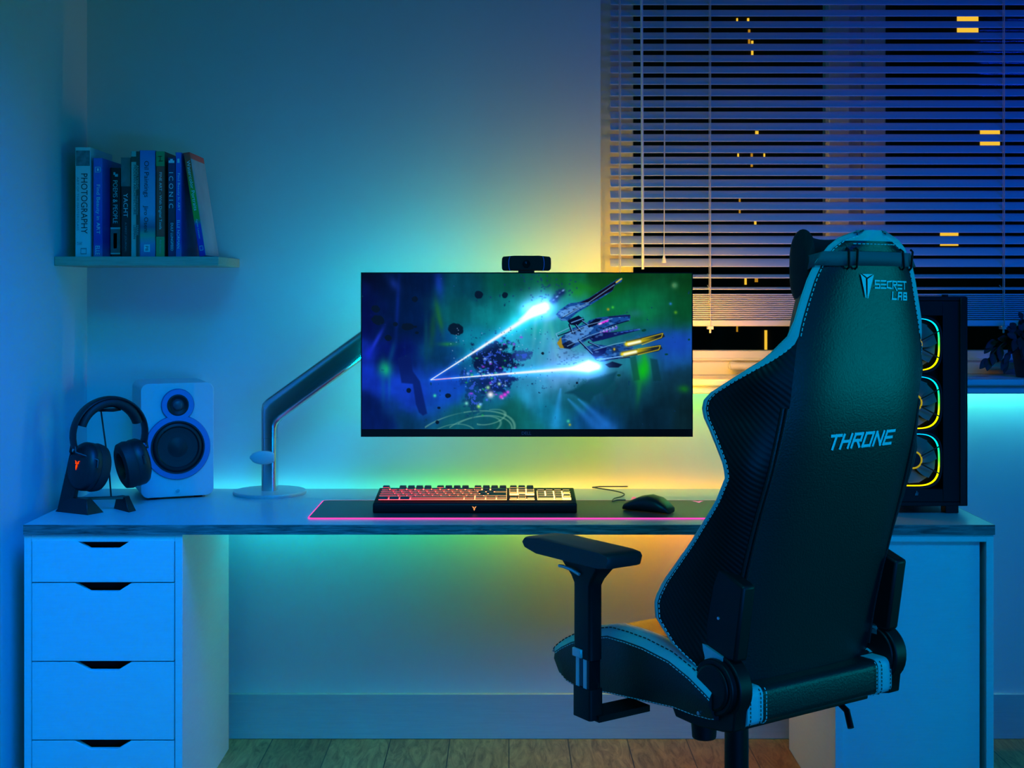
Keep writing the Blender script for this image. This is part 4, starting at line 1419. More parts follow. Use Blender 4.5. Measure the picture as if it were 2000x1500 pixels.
# mouse
ms = thing('mouse', 'black mouse resting on the desk mat right of keyboard', 'mouse', (P(1268, 0, 3.43).x, 3.43, DZ + 0.0037), radians(58))
mb = MB()
rings = []
prof = [(-0.062, 0.006, 0.014, 0.02), (-0.06, 0.014, 0.024, 0.026), (-0.05, 0.024, 0.034, 0.031), (-0.03, 0.037, 0.042, 0.034), (-0.005, 0.0425, 0.044, 0.033), (0.02, 0.038, 0.041, 0.031), (0.045, 0.027, 0.034, 0.031), (0.06, 0.02, 0.026, 0.03), (0.066, 0.012, 0.012, 0.024)]
for (y, ztop, _, hw_) in prof:
    ring = []
    for k in range(20):
        a = 2 * pi * k / 20
        cx_, sz_ = cos(a), sin(a)
        x = hw_ * (abs(cx_) ** 0.7) * (1 if cx_ > 0 else -1)
        z = 0.0008 + ztop * (0.5 + 0.5 * (abs(sz_) ** 0.7) * (1 if sz_ > 0 else -1))
        ring.append((x, y, z))
    rings.append(ring)
mb.loft(rings)
mbod = obj('mouse_body', mb, mat('mouse_black', (0.014, 0.013, 0.014), 0.4), ms, smooth=True, angle=60)
obj('scroll_wheel', MB().lathe([(0.0005, -0.003), (0.008, -0.003), (0.009, 0), (0.008, 0.003), (0.0005, 0.003)], 24, (0, 0.043, 0.025), 'x'), emis('wheel_glow', (1.0, 0.25, 0.3), 0.8), ms, smooth=True)
R58 = Matrix.Rotation(radians(-58), 3, 'Z')


def wl(px, py, z=0.003):
    Y = (EYE - DZ - z) * F / (py - HY)
    p = P(px, py, Y)
    return R58 @ Vector((p.x - ms.location.x, p.y - ms.location.y, z - 0.0037 + 0.0032))


cp = [wl(1222, 979), wl(1205, 979), wl(1196, 981), wl(1200, 976), wl(1214, 972), wl(1219, 967), wl(1205, 962), wl(1180, 957.5), wl(1157, 954)]
mb = MB().tube(smoothpath(cp, 5) + [wl(1170, 952.5, .004), wl(1224, 952.3, .004), wl(1227, 952.2, -.01)], 0.0018, 8)
obj('cable', mb, mat('cable', (0.06, 0.06, 0.06), 0.5), ms, smooth=True)

# ------------------------------------------------------------------ computer tower
PCY = 3.40
px0, px1 = 0.925, P(1890, 0, PCY).x
pz0, pz1 = DZ + 0.022, P(0, 580, PCY).z
pcd = 0.42
pc = thing('computer_tower', 'black computer tower with three glowing fans on right end of desk', 'computer', (px0, PCY, DZ))
pw, ph = px1 - px0, pz1 - DZ
fcx = P(1786, 0, PCY).x - px0
fz = [P(0, v_, PCY).z - DZ for v_ in (673, 787, 899)]
FR = 0.0675
mb = MB()
mb.box(0, 0.006, 0, pcd, 0.022, ph)
mb.box(pw - 0.006, pw, 0, pcd, 0.022, ph)
mb.box(0.006, pw - 0.006, 0, pcd, ph - 0.01, ph)
mb.box(0.006, pw - 0.006, 0, pcd, 0.022, 0.032)
mb.box(0.006, pw - 0.006, pcd - 0.01, pcd, 0.032, ph - 0.01)
mb.box(fcx + FR + 0.006, pw - 0.006, 0.002, 0.03, 0.032, ph - 0.01)
mb.box(0.006, fcx - FR - 0.006, 0.002, 0.03, 0.032, ph - 0.01)
mb.box(fcx - FR - 0.006, fcx + FR + 0.006, 0.002, 0.03, fz[0] + FR + 0.006, ph - 0.01)
mb.box(fcx - FR - 0.006, fcx + FR + 0.006, 0.002, 0.03, 0.032, fz[2] - FR - 0.006)
mb.box(0.006, pw - 0.006, 0.05, 0.054, 0.032, ph - 0.01)
case = obj('case', mb, mat('case_black', (0.003, 0.003, 0.004), 0.55, spec=0.25), pc, bevel=0.0012, seg=1)
obj('side_rail', MB().box(pw - 0.02, pw - 0.006, -0.005, 0.002, 0.026, ph - 0.002), mat('case_rail', (0.015, 0.014, 0.016), 0.18), pc, bevel=0.001)
for fx_ in (0.03, pw - 0.05):
    for fy_ in (0.02, pcd - 0.06):
        obj('case_foot', MB().box(fx_, fx_ + 0.034, fy_, fy_ + 0.04, 0, 0.022), M['black_plastic'], pc, bevel=0.002)
obj('top_button', MB().cyl((P(1853, 0, PCY).x - px0, 0.03, ph), (P(1853, 0, PCY).x - px0, 0.03, ph + 0.006), 0.008, seg=16), M['black_plastic'], pc)


def fan_ring_mat():
    """ring glow that runs through cyan, green, yellow and orange round the rim"""
    m = emis('fan_ring', (1, 1, 1), 2.4)
    nt = m.node_tree
    e = [n for n in nt.nodes if n.type == 'EMISSION'][0]
    tc = nt.nodes.new('ShaderNodeTexCoord')
    sp_ = nt.nodes.new('ShaderNodeSeparateXYZ')
    nt.links.new(tc.outputs['Object'], sp_.inputs[0])
    mr = nt.nodes.new('ShaderNodeMapRange')
    mr.inputs['From Min'].default_value = -0.07
    mr.inputs['From Max'].default_value = 0.07
    nt.links.new(sp_.outputs[2], mr.inputs['Value'])
    cr = nt.nodes.new('ShaderNodeValToRGB')
    el = cr.color_ramp.elements
    st = [(0.0, (1.0, 0.6, 0.0)), (0.12, (0.95, 0.95, 0.0)), (0.3, (0.6, 0.95, 0.0)), (0.5, (0.05, 0.8, 0.03)), (0.7, (0.0, 0.7, 0.25)), (0.85, (0.0, 0.7, 0.75)), (1.0, (0.0, 0.3, 1.0))]
    while len(el) > 1:
        el.remove(el[-1])
    for k, (t, c) in enumerate(st):
        q = el[0] if k == 0 else el.new(t)
        q.position = t
        q.color = (*c, 1)
    nt.links.new(mr.outputs[0], cr.inputs[0])
    nt.links.new(cr.outputs[0], e.inputs[0])
    return m


m_ring_led = fan_ring_mat()
m_blade = mat('fan_blade', (0.2, 0.22, 0.2), 0.6, spec=0.1)
m_blade.node_tree.nodes['Principled BSDF'].inputs['Transmission Weight'].default_value = 0.3
m_hub_led = emis('hub_glow', (0.75, 0.6, 0.03), 0.5)


def squarish(r, n=64, p=3.2):
    return [(r * math.copysign(abs(cos(a)) ** (2 / p), cos(a)), r * math.copysign(abs(sin(a)) ** (2 / p), sin(a))) for a in np.linspace(0, 2 * pi, n + 1)[:-1]]


for kf, zc in enumerate(fz):
    fo = bpy.data.objects.new('fan', None)
    mb = MB()
    oq = [(x, z) for x, z in rrect(0, 0, FR + 0.006, FR + 0.006, 0.008, 15)]
    sq = squarish(FR)
    # frame ring: squarish rim
    mb.loft([[(x, y, z) for x, z in squarish(r)] for r, y in ((FR + 0.006, 0.0), (FR + 0.006, 0.025), (FR, 0.025), (FR, 0.003), (FR + 0.002, 0.0), (FR + 0.006, 0.0))], cap=(False, False))
    fan = obj('fan', mb, M['black_plastic'], pc)
    fan.location = (fcx, 0.004, zc)
    mb = MB().loft([[(x, y, z) for x, z in squarish(r)] for r, y in ((FR - 0.0002, 0.004), (FR - 0.0022, 0.005), (FR - 0.0022, 0.011), (FR - 0.0002, 0.012))], cap=(False, False))
    obj('glow_ring', mb, m_ring_led, fan)
    mb = MB().lathe([(0.0005, 0.004), (0.018, 0.004), (0.02, 0.006), (0.02, 0.022)], 32, (0, 0, 0), 'y')
    obj('hub', mb, M['black_plastic'], fan, smooth=True, angle=30)
    mb = MB().lathe([(0.0205, 0.005), (0.0235, 0.005), (0.0235, 0.008), (0.0205, 0.008), (0.0205, 0.005)], 32, (0, 0, 0), 'y')
    obj('hub_ring', mb, m_hub_led, fan)
    mb = MB()
    for q in range(7):
        a0 = 2 * pi * q / 7
        rings = []
        for t_ in np.linspace(0, 1, 8):
            r = 0.0205 + t_ * (FR - 0.0265)
            a = a0 + 0.5 * t_
            wdt = 0.36 + 0.1 * t_
            rings.append([(r * cos(a + wdt * s), 0.014 + 0.006 * s + d_, r * sin(a + wdt * s)) for s, d_ in ((-1, 0), (0, -.0006), (1, 0), (1, .001), (0, .0012), (-1, .001))])
        mb.loft(rings)
    obj('blades', mb, m_blade, fan, smooth=True)
    for a in (28, 152, 208, 332):
        ca, sa = cos(radians(a)), sin(radians(a))
        obj('guard_bar', MB().tube([(0.021 * ca, 0.001, 0.021 * sa), (0.075 * ca, 0.001, 0.075 * sa)], 0.0018, 6), M['black_matte'], fan)
mb = MB()
lzc = P(0, 963, PCY).z - DZ
lcx = P(1790, 0, PCY).x - px0
for k_, (a, b) in enumerate(((-.5, .5), (-.2, .9), (.15, .6))):
    mb.add([(lcx + .008 * a, -0.0002, lzc - .006), (lcx + .008 * (a + .3), -0.0002, lzc - .006), (lcx + .008 * (a + .45), -0.0002, lzc - .006 + .013 * b), (lcx + .008 * (a + .2), -0.0002, lzc - .006 + .013 * b)], [(0, 1, 2, 3)])
obj('emblem', mb, mat('case_emblem', (0.12, 0.13, 0.16), 0.3), pc)

# ------------------------------------------------------------------ plant on the sill
pp = P(2010, 0, 3.86)
pl = thing('potted_plant', 'small trailing plant in dark pot on the window sill at right', 'plant', (pp.x, 3.86, sz + 0.002))
obj('pot', MB().lathe([(0.0005, 0), (0.036, 0), (0.048, 0.075), (0.05, 0.08), (0.046, 0.08), (0.044, 0.07), (0.0005, 0.068)], 40), M['pot'], pl, smooth=True, angle=35)
obj('soil', MB().lathe([(0.0005, 0.071), (0.044, 0.071), (0.044, 0.069), (0.0005, 0.069)], 24), mat('soil', (0.02, 0.015, 0.01), 0.9, noise=0.4), pl)
mst, mlf = MB(), MB()
rnd = random.Random(5)


def leaf(c, d, L, W):
    d = Vector(d).normalized()
    s = d.cross(Vector((0, -1, 0.3))).normalized()
    nrm = s.cross(d)
    rings_ = []
    pts_u, pts_d = [], []
    for t_ in np.linspace(0, 1, 7):
        wv = W * sin(pi * min(1, t_ * 0.95 + .03)) ** 0.8
        m_ = Vector(c) + d * (L * t_) - Vector((0, 0, 1)) * (0.25 * L * t_ * t_)
        rings_.append([m_ - s * wv + nrm * wv * .3, m_, m_ + s * wv + nrm * wv * .3])
    mlf.loft(rings_, closed=False, cap=(False, False))


for (tx, tz, ty) in [(-0.125, -0.018, -0.02), (-0.09, 0.012, 0.0), (-0.075, -0.015, -0.03), (-0.05, 0.07, -0.02), (-0.02, 0.1, 0), (-0.1, 0.028, 0.01), (0.02, 0.11, -0.01), (-0.055, 0.04, -0.045), (0.05, 0.08, -0.03), (-0.035, 0.02, -0.05)]:
    ctrl = [(0.3 * tx * .3, ty * .2, 0.07), (tx * .5, ty * .6, 0.105 + max(0, tz) * .35), (tx * .85, ty, 0.085 + tz * .6), (tx, ty, 0.07 + tz)]
    pth = smoothpath(ctrl, 5)
    mst.tube(pth, 0.0016, 6)
    for k in range(5, len(pth), 3):
        dr_ = (pth[k] - pth[k - 1]).normalized() + Vector((rnd.uniform(-.6, .6), rnd.uniform(-.5, .2), rnd.uniform(-.9, .3)))
        leaf(pth[k], dr_, 0.028 + rnd.random() * .012, 0.008 + rnd.random() * .004)
    leaf(pth[-1], (tx, ty - .02, -0.08), 0.036, 0.011)
obj('stems', mst, M['stem'], pl)
obj('leaves', mlf, M['leaf'], pl, smooth=True)

# ------------------------------------------------------------------ gaming chair
CA = radians(34)
ch_ = thing('gaming_chair', 'black high-backed gaming chair with pale trim turned to the desk', 'chair', (0.49, 2.866, 0), CA)


def interp(z, zs, vs):
    return float(np.interp(z, zs, vs))


# rear panel: half width and backward bow against height; wing tip: side offset and depth
HZ = [0.50, 0.55, 0.63, 0.755, 0.885, 1.0, 1.08, 1.13, 1.20, 1.24, 1.27, 1.29, 1.33, 1.36, 1.385, 1.40, 1.41]
HWD = [0.195, 0.197, 0.196, 0.195, 0.194, 0.188, 0.183, 0.182, 0.176, 0.167, 0.157, 0.15, 0.136, 0.119, 0.096, 0.07, 0.032]
_bz = [0.30, 0.50, 0.63, 0.755, 0.885, 1.0, 1.06, 1.12, 1.20, 1.29, 1.36, 1.41, 1.5]
_bv = [0.0, 0.0, 0.001, 0.012, 0.027, 0.042, 0.047, 0.046, 0.035, 0.022, 0.018, 0.014, 0.01]
BZ = [0.4 + 0.01 * k for k in range(110)]
_raw = np.interp(np.arange(0.2, 1.7, 0.01), _bz, _bv)
_sm = np.convolve(np.convolve(_raw, np.ones(11) / 11, 'same'), np.ones(9) / 9, 'same')
BOW = [float(np.interp(z_, np.arange(0.2, 1.7, 0.01), _sm)) for z_ in BZ]
TZ_ = [0.50, 0.55, 0.579, 0.599, 0.649, 0.685, 0.726, 0.81, 0.90, 0.953, 0.981, 1.037, 1.06, 1.079, 1.095, 1.11, 1.144, 1.18, 1.22, 1.25, 1.29, 1.33, 1.36, 1.39, 1.405, 1.415, 1.421]
TX_ = [0.235, 0.24, 0.25, 0.26, 0.27, 0.27, 0.265, 0.26, 0.26, 0.26, 0.265, 0.27, 0.27, 0.27, 0.269, 0.265, 0.25, 0.215, 0.188, 0.178, 0.165, 0.15, 0.134, 0.106, 0.084, 0.058, 0.03]
TY_ = [-0.19, -0.165, -0.135, -0.098, -0.054, -0.050, -0.073, -0.145, -0.218, -0.247, -0.243, -0.215, -0.198, -0.192, -0.196, -0.21, -0.264, -0.308, -0.336, -0.343, -0.346, -0.350, -0.355, -0.36, -0.363, -0.366, -0.37]


def ypan(z):
    return -0.2 - 0.172 * (z - 0.5) / 0.92 - interp(z, BZ, BOW)


def panel_pt(u, z, off=0.0):
    """point on the slightly crowned rear panel"""
    h = interp(z, HZ, HWD)
    t_ = min(1, abs(u) / h)
    return Vector((u, ypan(z) + 0.016 * t_ ** 4 + 0.006 * t_ * t_ - off, z))


ZTOP, ZPAN = TZ_[-1], HZ[-1]
ZR = sorted(set([round(v_, 4) for v_ in list(np.linspace(0.5, 1.34, 57)) + [1.079, 1.06, 1.095, 1.11] + list(np.linspace(1.345, ZPAN, 14)) + [ZPAN + (ZTOP - ZPAN) * .6, ZTOP]]))


def sec_at(z):
    """cross-section from the middle of the rear panel round one side to the middle of the front: dict of named runs (right-hand side)"""
    zc = min(z, ZPAN)
    h = interp(zc, HZ, HWD)
    dz_ = z - zc
    rear = [Vector((u * h, panel_pt(u * h, zc).y + dz_ * 0.3, z)) for u in np.linspace(0, 1, 12)]
    tip = Vector((max(interp(z, TZ_, TX_), h + 0.004), interp(z, TZ_, TY_), z))
    e = rear[-1]
    side = []
    for t_ in np.linspace(0, 1, 9):
        p = e.lerp(tip, t_)
        bul = 0.016 * sin(pi * t_) * min(1, (tip - e).length / 0.1) * min(1, max(0, (1.22 - z) / .1))
        d = (tip - e).normalized()
        nrm = Vector((d.y, -d.x, 0))
        side.append(p + nrm * bul)
    # trim round the tip, then the inner face
    th = 0.03
    d = (tip - e).normalized()
    inn = Vector((-1, 0.15, 0)).normalized()
    trim = [tip, tip + d * 0.006 + inn * 0.004, tip + d * 0.007 + inn * 0.014, tip + inn * (th * 0.9) + d * 0.002]
    front_mid = Vector((0, ypan(min(z, ZPAN)) + 0.085 * min(1, max(0.25, (ZTOP + .006 - z) / 0.05)), z))
    last = trim[-1]
    innr = Vector((min(h * 0.72, last.x - 0.01), front_mid.y + 0.01 * min(1, (ZTOP + .006 - z) / 0.1), z))
    inner = [last, last.lerp(innr, .35) + Vector((0, -0.004, 0)), last.lerp(innr, .7), innr, innr.lerp(front_mid, .5), front_mid]
    return rear, side, trim, inner


def runs(idx, mirror):
    out = []
    for z in ZR:
        r = sec_at(z)[idx]
        out.append([Vector((-p.x, p.y, p.z)) if mirror else p for p in r])
    return out


mb = MB()
rr = [[Vector((-p.x, p.y, p.z)) for p in a[:0:-1]] + a for a in runs(0, False)]
mb.loft(rr, closed=False, cap=(False, False))
bk_ = obj('back_panel', mb, M['leather'], ch_, smooth=True, angle=80)
for mir in (False, True):
    obj('side_wing', MB().loft(runs(1, mir), closed=False, cap=(False, False)), M['carbon'], ch_, smooth=True, angle=80)
    obj('edge_trim', MB().loft(runs(2, mir), closed=False, cap=(False, False)), M['trim'], ch_, smooth=True, angle=80)
mb = MB()
for mir in (False, True):
    mb.loft(runs(3, mir), closed=False, cap=(False, False))
for z in (ZR[0], ZR[-1]):
    a, b, c, d = sec_at(z)
    loop = a + b[1:] + c[1:] + d[1:]
    full = loop + [Vector((-p.x, p.y, p.z)) for p in loop[-2:0:-1]]
    mb.add(full, [tuple(range(len(full)))])
obj('back_cushion', mb, M['leather'], ch_, smooth=True, angle=60)
# pale bands that run down the outer edge of the wings and over the head part of the back
B_Z = [0.5, 1.10, 1.13, 1.15, 1.17, 1.19, 1.212, 1.5]
B_T = [0.975, 0.97, 0.945, 0.89, 0.79, 0.5, 0.0, 0.0]


def side_at(side, t_):
    f_ = t_ * (len(side) - 1)
    k = min(int(f_), len(side) - 2)
    return side[k].lerp(side[k + 1], f_ - k)


mb = MB()
for s in (-1, 1):
    rows_ = []
    for z in ZR:
        rear, side, trim, inner = sec_at(z)
        t0 = interp(z, B_Z, B_T)
        rows_.append([Vector((s * p.x, p.y, p.z)) + Vector((s * 0.0009, -0.0011, 0)) for p in [side_at(side, t0 + (1 - t0) * q) for q in np.linspace(0, 1, 8)]])
    mb.loft(rows_, closed=False, cap=(False, False))
zt = [z_ for z_ in ZR if z_ >= ZPAN - 0.014]
rows_ = []
for z in zt:
    rear, side, trim, inner = sec_at(z)
    line = rear + side[1:]
    rows_.append([Vector((-p.x, p.y - .0016, p.z)) for p in line[:0:-1]] + [Vector((p.x, p.y - .0016, p.z)) for p in line])
mb.loft(rows_, closed=False, cap=(False, False))
obj('shoulder_band', mb, M['trim'], ch_, smooth=True, angle=80)


def dashes(mb, pts, nrm, L=0.0062, gap=0.0036, w=0.0011, off=0.0008):
    """short stitches along a path"""
    pts = [Vector(p) for p in pts]
    acc = 0.0
    on = True
    cur = [pts[0]]
    for i in range(len(pts) - 1):
        a, b = pts[i], pts[i + 1]
        seg_l = (b - a).length
        t0 = 0.0
        while seg_l - t0 > 1e-9:
            need = (L if on else gap) - acc
            stp = min(need, seg_l - t0)
            t0 += stp
            acc += stp
            q = a.lerp(b, t0 / seg_l)
            if on:
                cur.append(q)
            if acc >= (L if on else gap) - 1e-9:
                if on and len(cur) > 1:
                    mb.tube([c_ + Vector(nrm) * off for c_ in (cur[0], cur[-1])], w, 5)
                on = not on
                acc = 0.0
                cur = [q]


for s in (-1, 1):
    mb, mbd = MB(), MB()
    seam, tipo, tipi = [], [], []
    for z in ZR:
        rear, side, trim, inner = sec_at(z)
        if z > 1.205:
            p = rear[-2].lerp(rear[-1], .8)
            seam.append(Vector((s * p.x, p.y - 0.001, p.z)))
        p = side_at(side, max(0.0, interp(z, B_Z, B_T) - .025))
        tipo.append(Vector((s * (p.x + 0.0006), p.y, p.z)))
        p = trim[2]
        tipi.append(Vector((s * p.x, p.y + 0.0008, p.z)))
    dashes(mb, seam, (0, -1, 0))
    dashes(mb, [p for p in tipo if p.z < 1.212], (s, -.6, 0), off=0.0014, w=0.0009)
    dashes(mbd, [p + Vector((s * .007, .006, 0)) for p in seam], (s * .5, -1, 0), 0.008, 0.006, 0.0013)
    dashes(mbd, tipi, (s * .3, .5, 0), 0.008, 0.006, 0.0016)
    obj('pale_stitching', mb, M['stitch'], ch_)
    obj('dark_stitching', mbd, M['stitch_dark'], ch_)
mb = MB()
topl = [panel_pt(u, ZPAN - 0.016) + Vector((0, -0.003, 0)) for u in np.linspace(-0.06, 0.06, 14)]
dashes(mb, topl, (0, -1, 0))
obj('pale_stitching', mb, M['stitch'], ch_)
# double piping down the left and right seam of the panel
for s in (-1, 1):
    mb = MB()
    for o_ in (0.004, 0.013):
        pts = []
        for z in np.linspace(0.56, 1.085, 40):
            rear, side, _, _ = sec_at(float(z))
            p = side[0].lerp(side[1], o_ / max(0.004, (side[1] - side[0]).length))
            pts.append(Vector((s * p.x, p.y - 0.001, p.z)))
        mb.tube(pts, 0.004, 8)
    obj('piping', mb, M['leather'], ch_, smooth=True)

# lettering and emblem printed on the back
def on_back(u, z):
    return panel_pt(u, z, 0.0012)


def upx(px, py):
    """photo pixel -> (u, z) on the rear panel"""
    d = Vector(((px - VX) / F, 1, -(py - HY) / F))
    ca, sa = cos(CA), sin(CA)
    t_ = 2.6
    for _ in range(40):
        wx_, wy_ = d.x * t_ - 0.49, d.y * t_ - 2.866
        u = wx_ * ca + wy_ * sa
        y = -wx_ * sa + wy_ * ca
        z = EYE + d.z * t_
        hlim = interp(z, HZ, HWD)
        err = panel_pt(max(-hlim, min(hlim, u)), z).y - y
        t_ += err / (-d.x * sa + d.y * ca)
    return u, z


def quad_text(name, body, tl, tr, bl, shear=0.0, w_extra=None, spacing=1.0):
    (u0, z0), (u1, z1), (u2, z2) = upx(*bl), upx(bl[0] + tr[0] - tl[0], bl[1] + tr[1] - tl[1]), upx(*tl)
    vs, fs = text_mesh(body, 1, 1, spacing, shear)
    m_ = MB()
    m_.add([on_back(u0 + (u1 - u0) * a + (u2 - u0) * b, z0 + (z1 - z0) * a + (z2 - z0) * b) for a, b in vs], fs)
    return obj(name, m_, M['print'], bk_, recalc=False)


def bars(name, strokes, tl, tr, bl, wdt=0.16):
    """letters drawn as strokes in a unit box -> flat printed bars on the back"""
    (u0, z0), (u1, z1), (u2, z2) = upx(*bl), upx(bl[0] + tr[0] - tl[0], bl[1] + tr[1] - tl[1]), upx(*tl)
    m_ = MB()
    asp = math.hypot(u1 - u0, z1 - z0) / math.hypot(u2 - u0, z2 - z0)

    def f_(a, b):
        return on_back(u0 + (u1 - u0) * a + (u2 - u0) * b, z0 + (z1 - z0) * a + (z2 - z0) * b)
    for ki, pts in enumerate(strokes):
        for i in range(len(pts) - 1):
            (x0, y0), (x1, y1) = pts[i], pts[i + 1]
            dx, dy = (x1 - x0) * asp, y1 - y0
            l_ = math.hypot(dx, dy) or 1
            ex, ey = dx / l_ * wdt / 2, dy / l_ * wdt / 2
            nx_, ny_ = -ey, ex
            q = [((x0 * asp - ex + nx_) / asp, y0 - ey + ny_), ((x0 * asp - ex - nx_) / asp, y0 - ey - ny_), ((x1 * asp + ex - nx_) / asp, y1 + ey - ny_), ((x1 * asp + ex + nx_) / asp, y1 + ey + ny_)]
            m_.add([f_(*c_) + Vector((0, -0.00005 * ((ki + i) % 5), 0)) for c_ in q], [(0, 1, 2, 3)])
    return obj(name, m_, M['print'], bk_, recalc=False)


GL = {'S': [[(.95, 1), (.05, 1), (.05, .5), (.95, .5), (.95, 0), (.05, 0)]], 'E': [[(.05, 1), (1, 1)], [(.05, .5), (1, .5)], [(.05, 0), (1, 0)]],
      'C': [[(1, 1), (.1, .9), (.1, .1), (1, 0)]], 'R': [[(.1, 0), (.1, 1), (.95, .95), (.95, .55), (.35, .5), (1, -.25)]], 'T': [[(0, 1), (1, 1)], [(.5, 1), (.5, 0)]],
      'L': [[(.1, 1), (.1, 0), (1, 0)]], 'A': [[(.1, 0), (.1, 1), (.9, 1), (.9, 0)], [(.1, .45), (.9, .45)]], 'B': [[(.1, 0), (.1, 1), (.85, 1), (.85, .55), (.1, .5), (.95, .45), (.95, 0), (.1, 0)]],
      'H': [[(.08, 0), (.08, 1)], [(.92, 0), (.92, 1)], [(.08, .5), (.92, .5)]], 'R2': [[(.08, 0), (.08, 1), (.9, 1), (.9, .5), (.08, .5)], [(.5, .5), (.95, 0)]],
      'O': [[(.08, 0), (.08, 1), (.92, 1), (.92, 0), (.08, 0)]], 'N': [[(.08, 0), (.08, 1), (.92, 0), (.92, 1)]], 'E2': [[(1, 1), (.08, 1), (.08, 0), (1, 0)], [(.08, .5), (.9, .5)]]}


def word(chars, gap=0.22, slant=0.0):
    n_ = len(chars)
    wl_ = 1 / (n_ + gap * (n_ - 1))
    out = []
    for i, c_ in enumerate(chars):
        x0 = i * wl_ * (1 + gap)
        for s_ in GL[c_]:
            out.append([(x0 + a * wl_ + slant * (b - .5), b) for a, b in s_])
    return out


bars('maker_lettering', word(['S', 'E', 'C', 'R', 'E', 'T']), (1708, 548), (1769, 550.5), (1708, 562), 0.22)
bars('maker_lettering', word(['L', 'A', 'B'], .3), (1742, 571), (1771, 572.5), (1741, 584), 0.26)
bars('model_lettering', word(['T', 'H', 'R2', 'O', 'N', 'E2'], .24, .05), (1621, 852), (1743, 840), (1619, 877), 0.23)
mb = MB()
for tri in ([(1679, 535), (1689, 543.5), (1690.5, 582), (1689, 582)], [(1682, 535), (1703, 535.5), (1692, 542)], [(1705, 536), (1694, 582.5), (1692.5, 582.5), (1692.5, 545)]):
    mb.add([on_back(*upx(*p)) + Vector((0, -0.0012, 0)) for p in tri], [tuple(range(len(tri)))])
obj('emblem', mb, M['print'], bk_, recalc=False)

# seat
mb = MB()
YS = [-0.2, -0.186, -0.14, -0.081, 0.0, 0.06, 0.116, 0.18, 0.243, 0.28, 0.305, 0.32, 0.328]
ZB = [0.545, 0.552, 0.572, 0.59, 0.599, 0.6, 0.598, 0.581, 0.557, 0.538, 0.522, 0.51, 0.5]
ZM = [0.535, 0.536, 0.537, 0.538, 0.54, 0.541, 0.543, 0.545, 0.545, 0.542, 0.534, 0.522, 0.506]
ZL = [0.475, 0.472, 0.468, 0.468, 0.459, 0.452, 0.446, 0.438, 0.431, 0.436, 0.448, 0.468, 0.49]


def seat_sec(k):
    y, zb, zm, zl = YS[k], ZB[k], ZM[k], ZL[k]
    w_ = 0.262 - (0.02 if k > 10 else 0)
    return [(0, zm), (0.1, zm), (0.15, zm + (zb - zm) * .2), (0.19, zm + (zb - zm) * .75), (0.215, zb - .002), (0.235, zb), (0.252, zb - 0.006), (w_, zb - 0.022 if zb - zl > .05 else (zb + zl) / 2), (w_ + 0.002, (zb + zl) / 2), (w_ - 0.012, zl + .004), (w_ - 0.03, zl), (0, zl)]


def seat_run(a, b, s):
    return [[Vector((s * x, YS[k], z)) for x, z in seat_sec(k)[a:b]] for k in range(len(YS))]


for s in (-1, 1):
    pass
mb = MB()
for s in (-1, 1):
    mb.loft(seat_run(0, 4, s), closed=False, cap=(False, False))
    mb.loft(seat_run(9, 12, s), closed=False, cap=(False, False))
for k in (0, len(YS) - 1):
    h_ = [Vector((x, YS[k], z)) for x, z in seat_sec(k)]
    mb.add(h_ + [Vector((-p.x, p.y, p.z)) for p in h_[-2:0:-1]], [tuple(range(2 * len(h_) - 2))])
st = obj('seat', mb, M['leather'], ch_, smooth=True, angle=60)
for s in (-1, 1):
    obj('seat_bolster', MB().loft(seat_run(7, 10, s), closed=False, cap=(False, False)), M['leather'], st, smooth=True, angle=60)
    obj('seat_trim', MB().loft(seat_run(3, 8, s), closed=False, cap=(False, False)), M['trim'], st, smooth=True, angle=70)
for s in (-1, 1):
    mb, mbd = MB(), MB()
    l1 = [Vector((s * seat_sec(k)[7][0], YS[k], seat_sec(k)[7][1] - 0.004)) for k in range(len(YS))]
    l2 = [Vector((s * seat_sec(k)[6][0], YS[k], seat_sec(k)[6][1])) for k in range(len(YS))]
    l3 = [Vector((s * seat_sec(k)[9][0], YS[k], seat_sec(k)[9][1] + .002)) for k in range(len(YS))]
    l4 = [Vector((s * seat_sec(k)[3][0], YS[k], seat_sec(k)[3][1])) for k in range(len(YS))]
    dashes(mb, l1, (s, 0, 0), w=0.0009)
    dashes(mb, l3, (s, 0, 0), w=0.0008)
    dashes(mbd, l2, (s * .5, 0, 1), 0.008, 0.006, 0.0012)
    dashes(mbd, l4, (0, 0, 1), 0.008, 0.003, 0.0014)
    obj('pale_stitching', mb, M['stitch'], st)
    obj('dark_stitching', mbd, M['stitch_dark'], st)

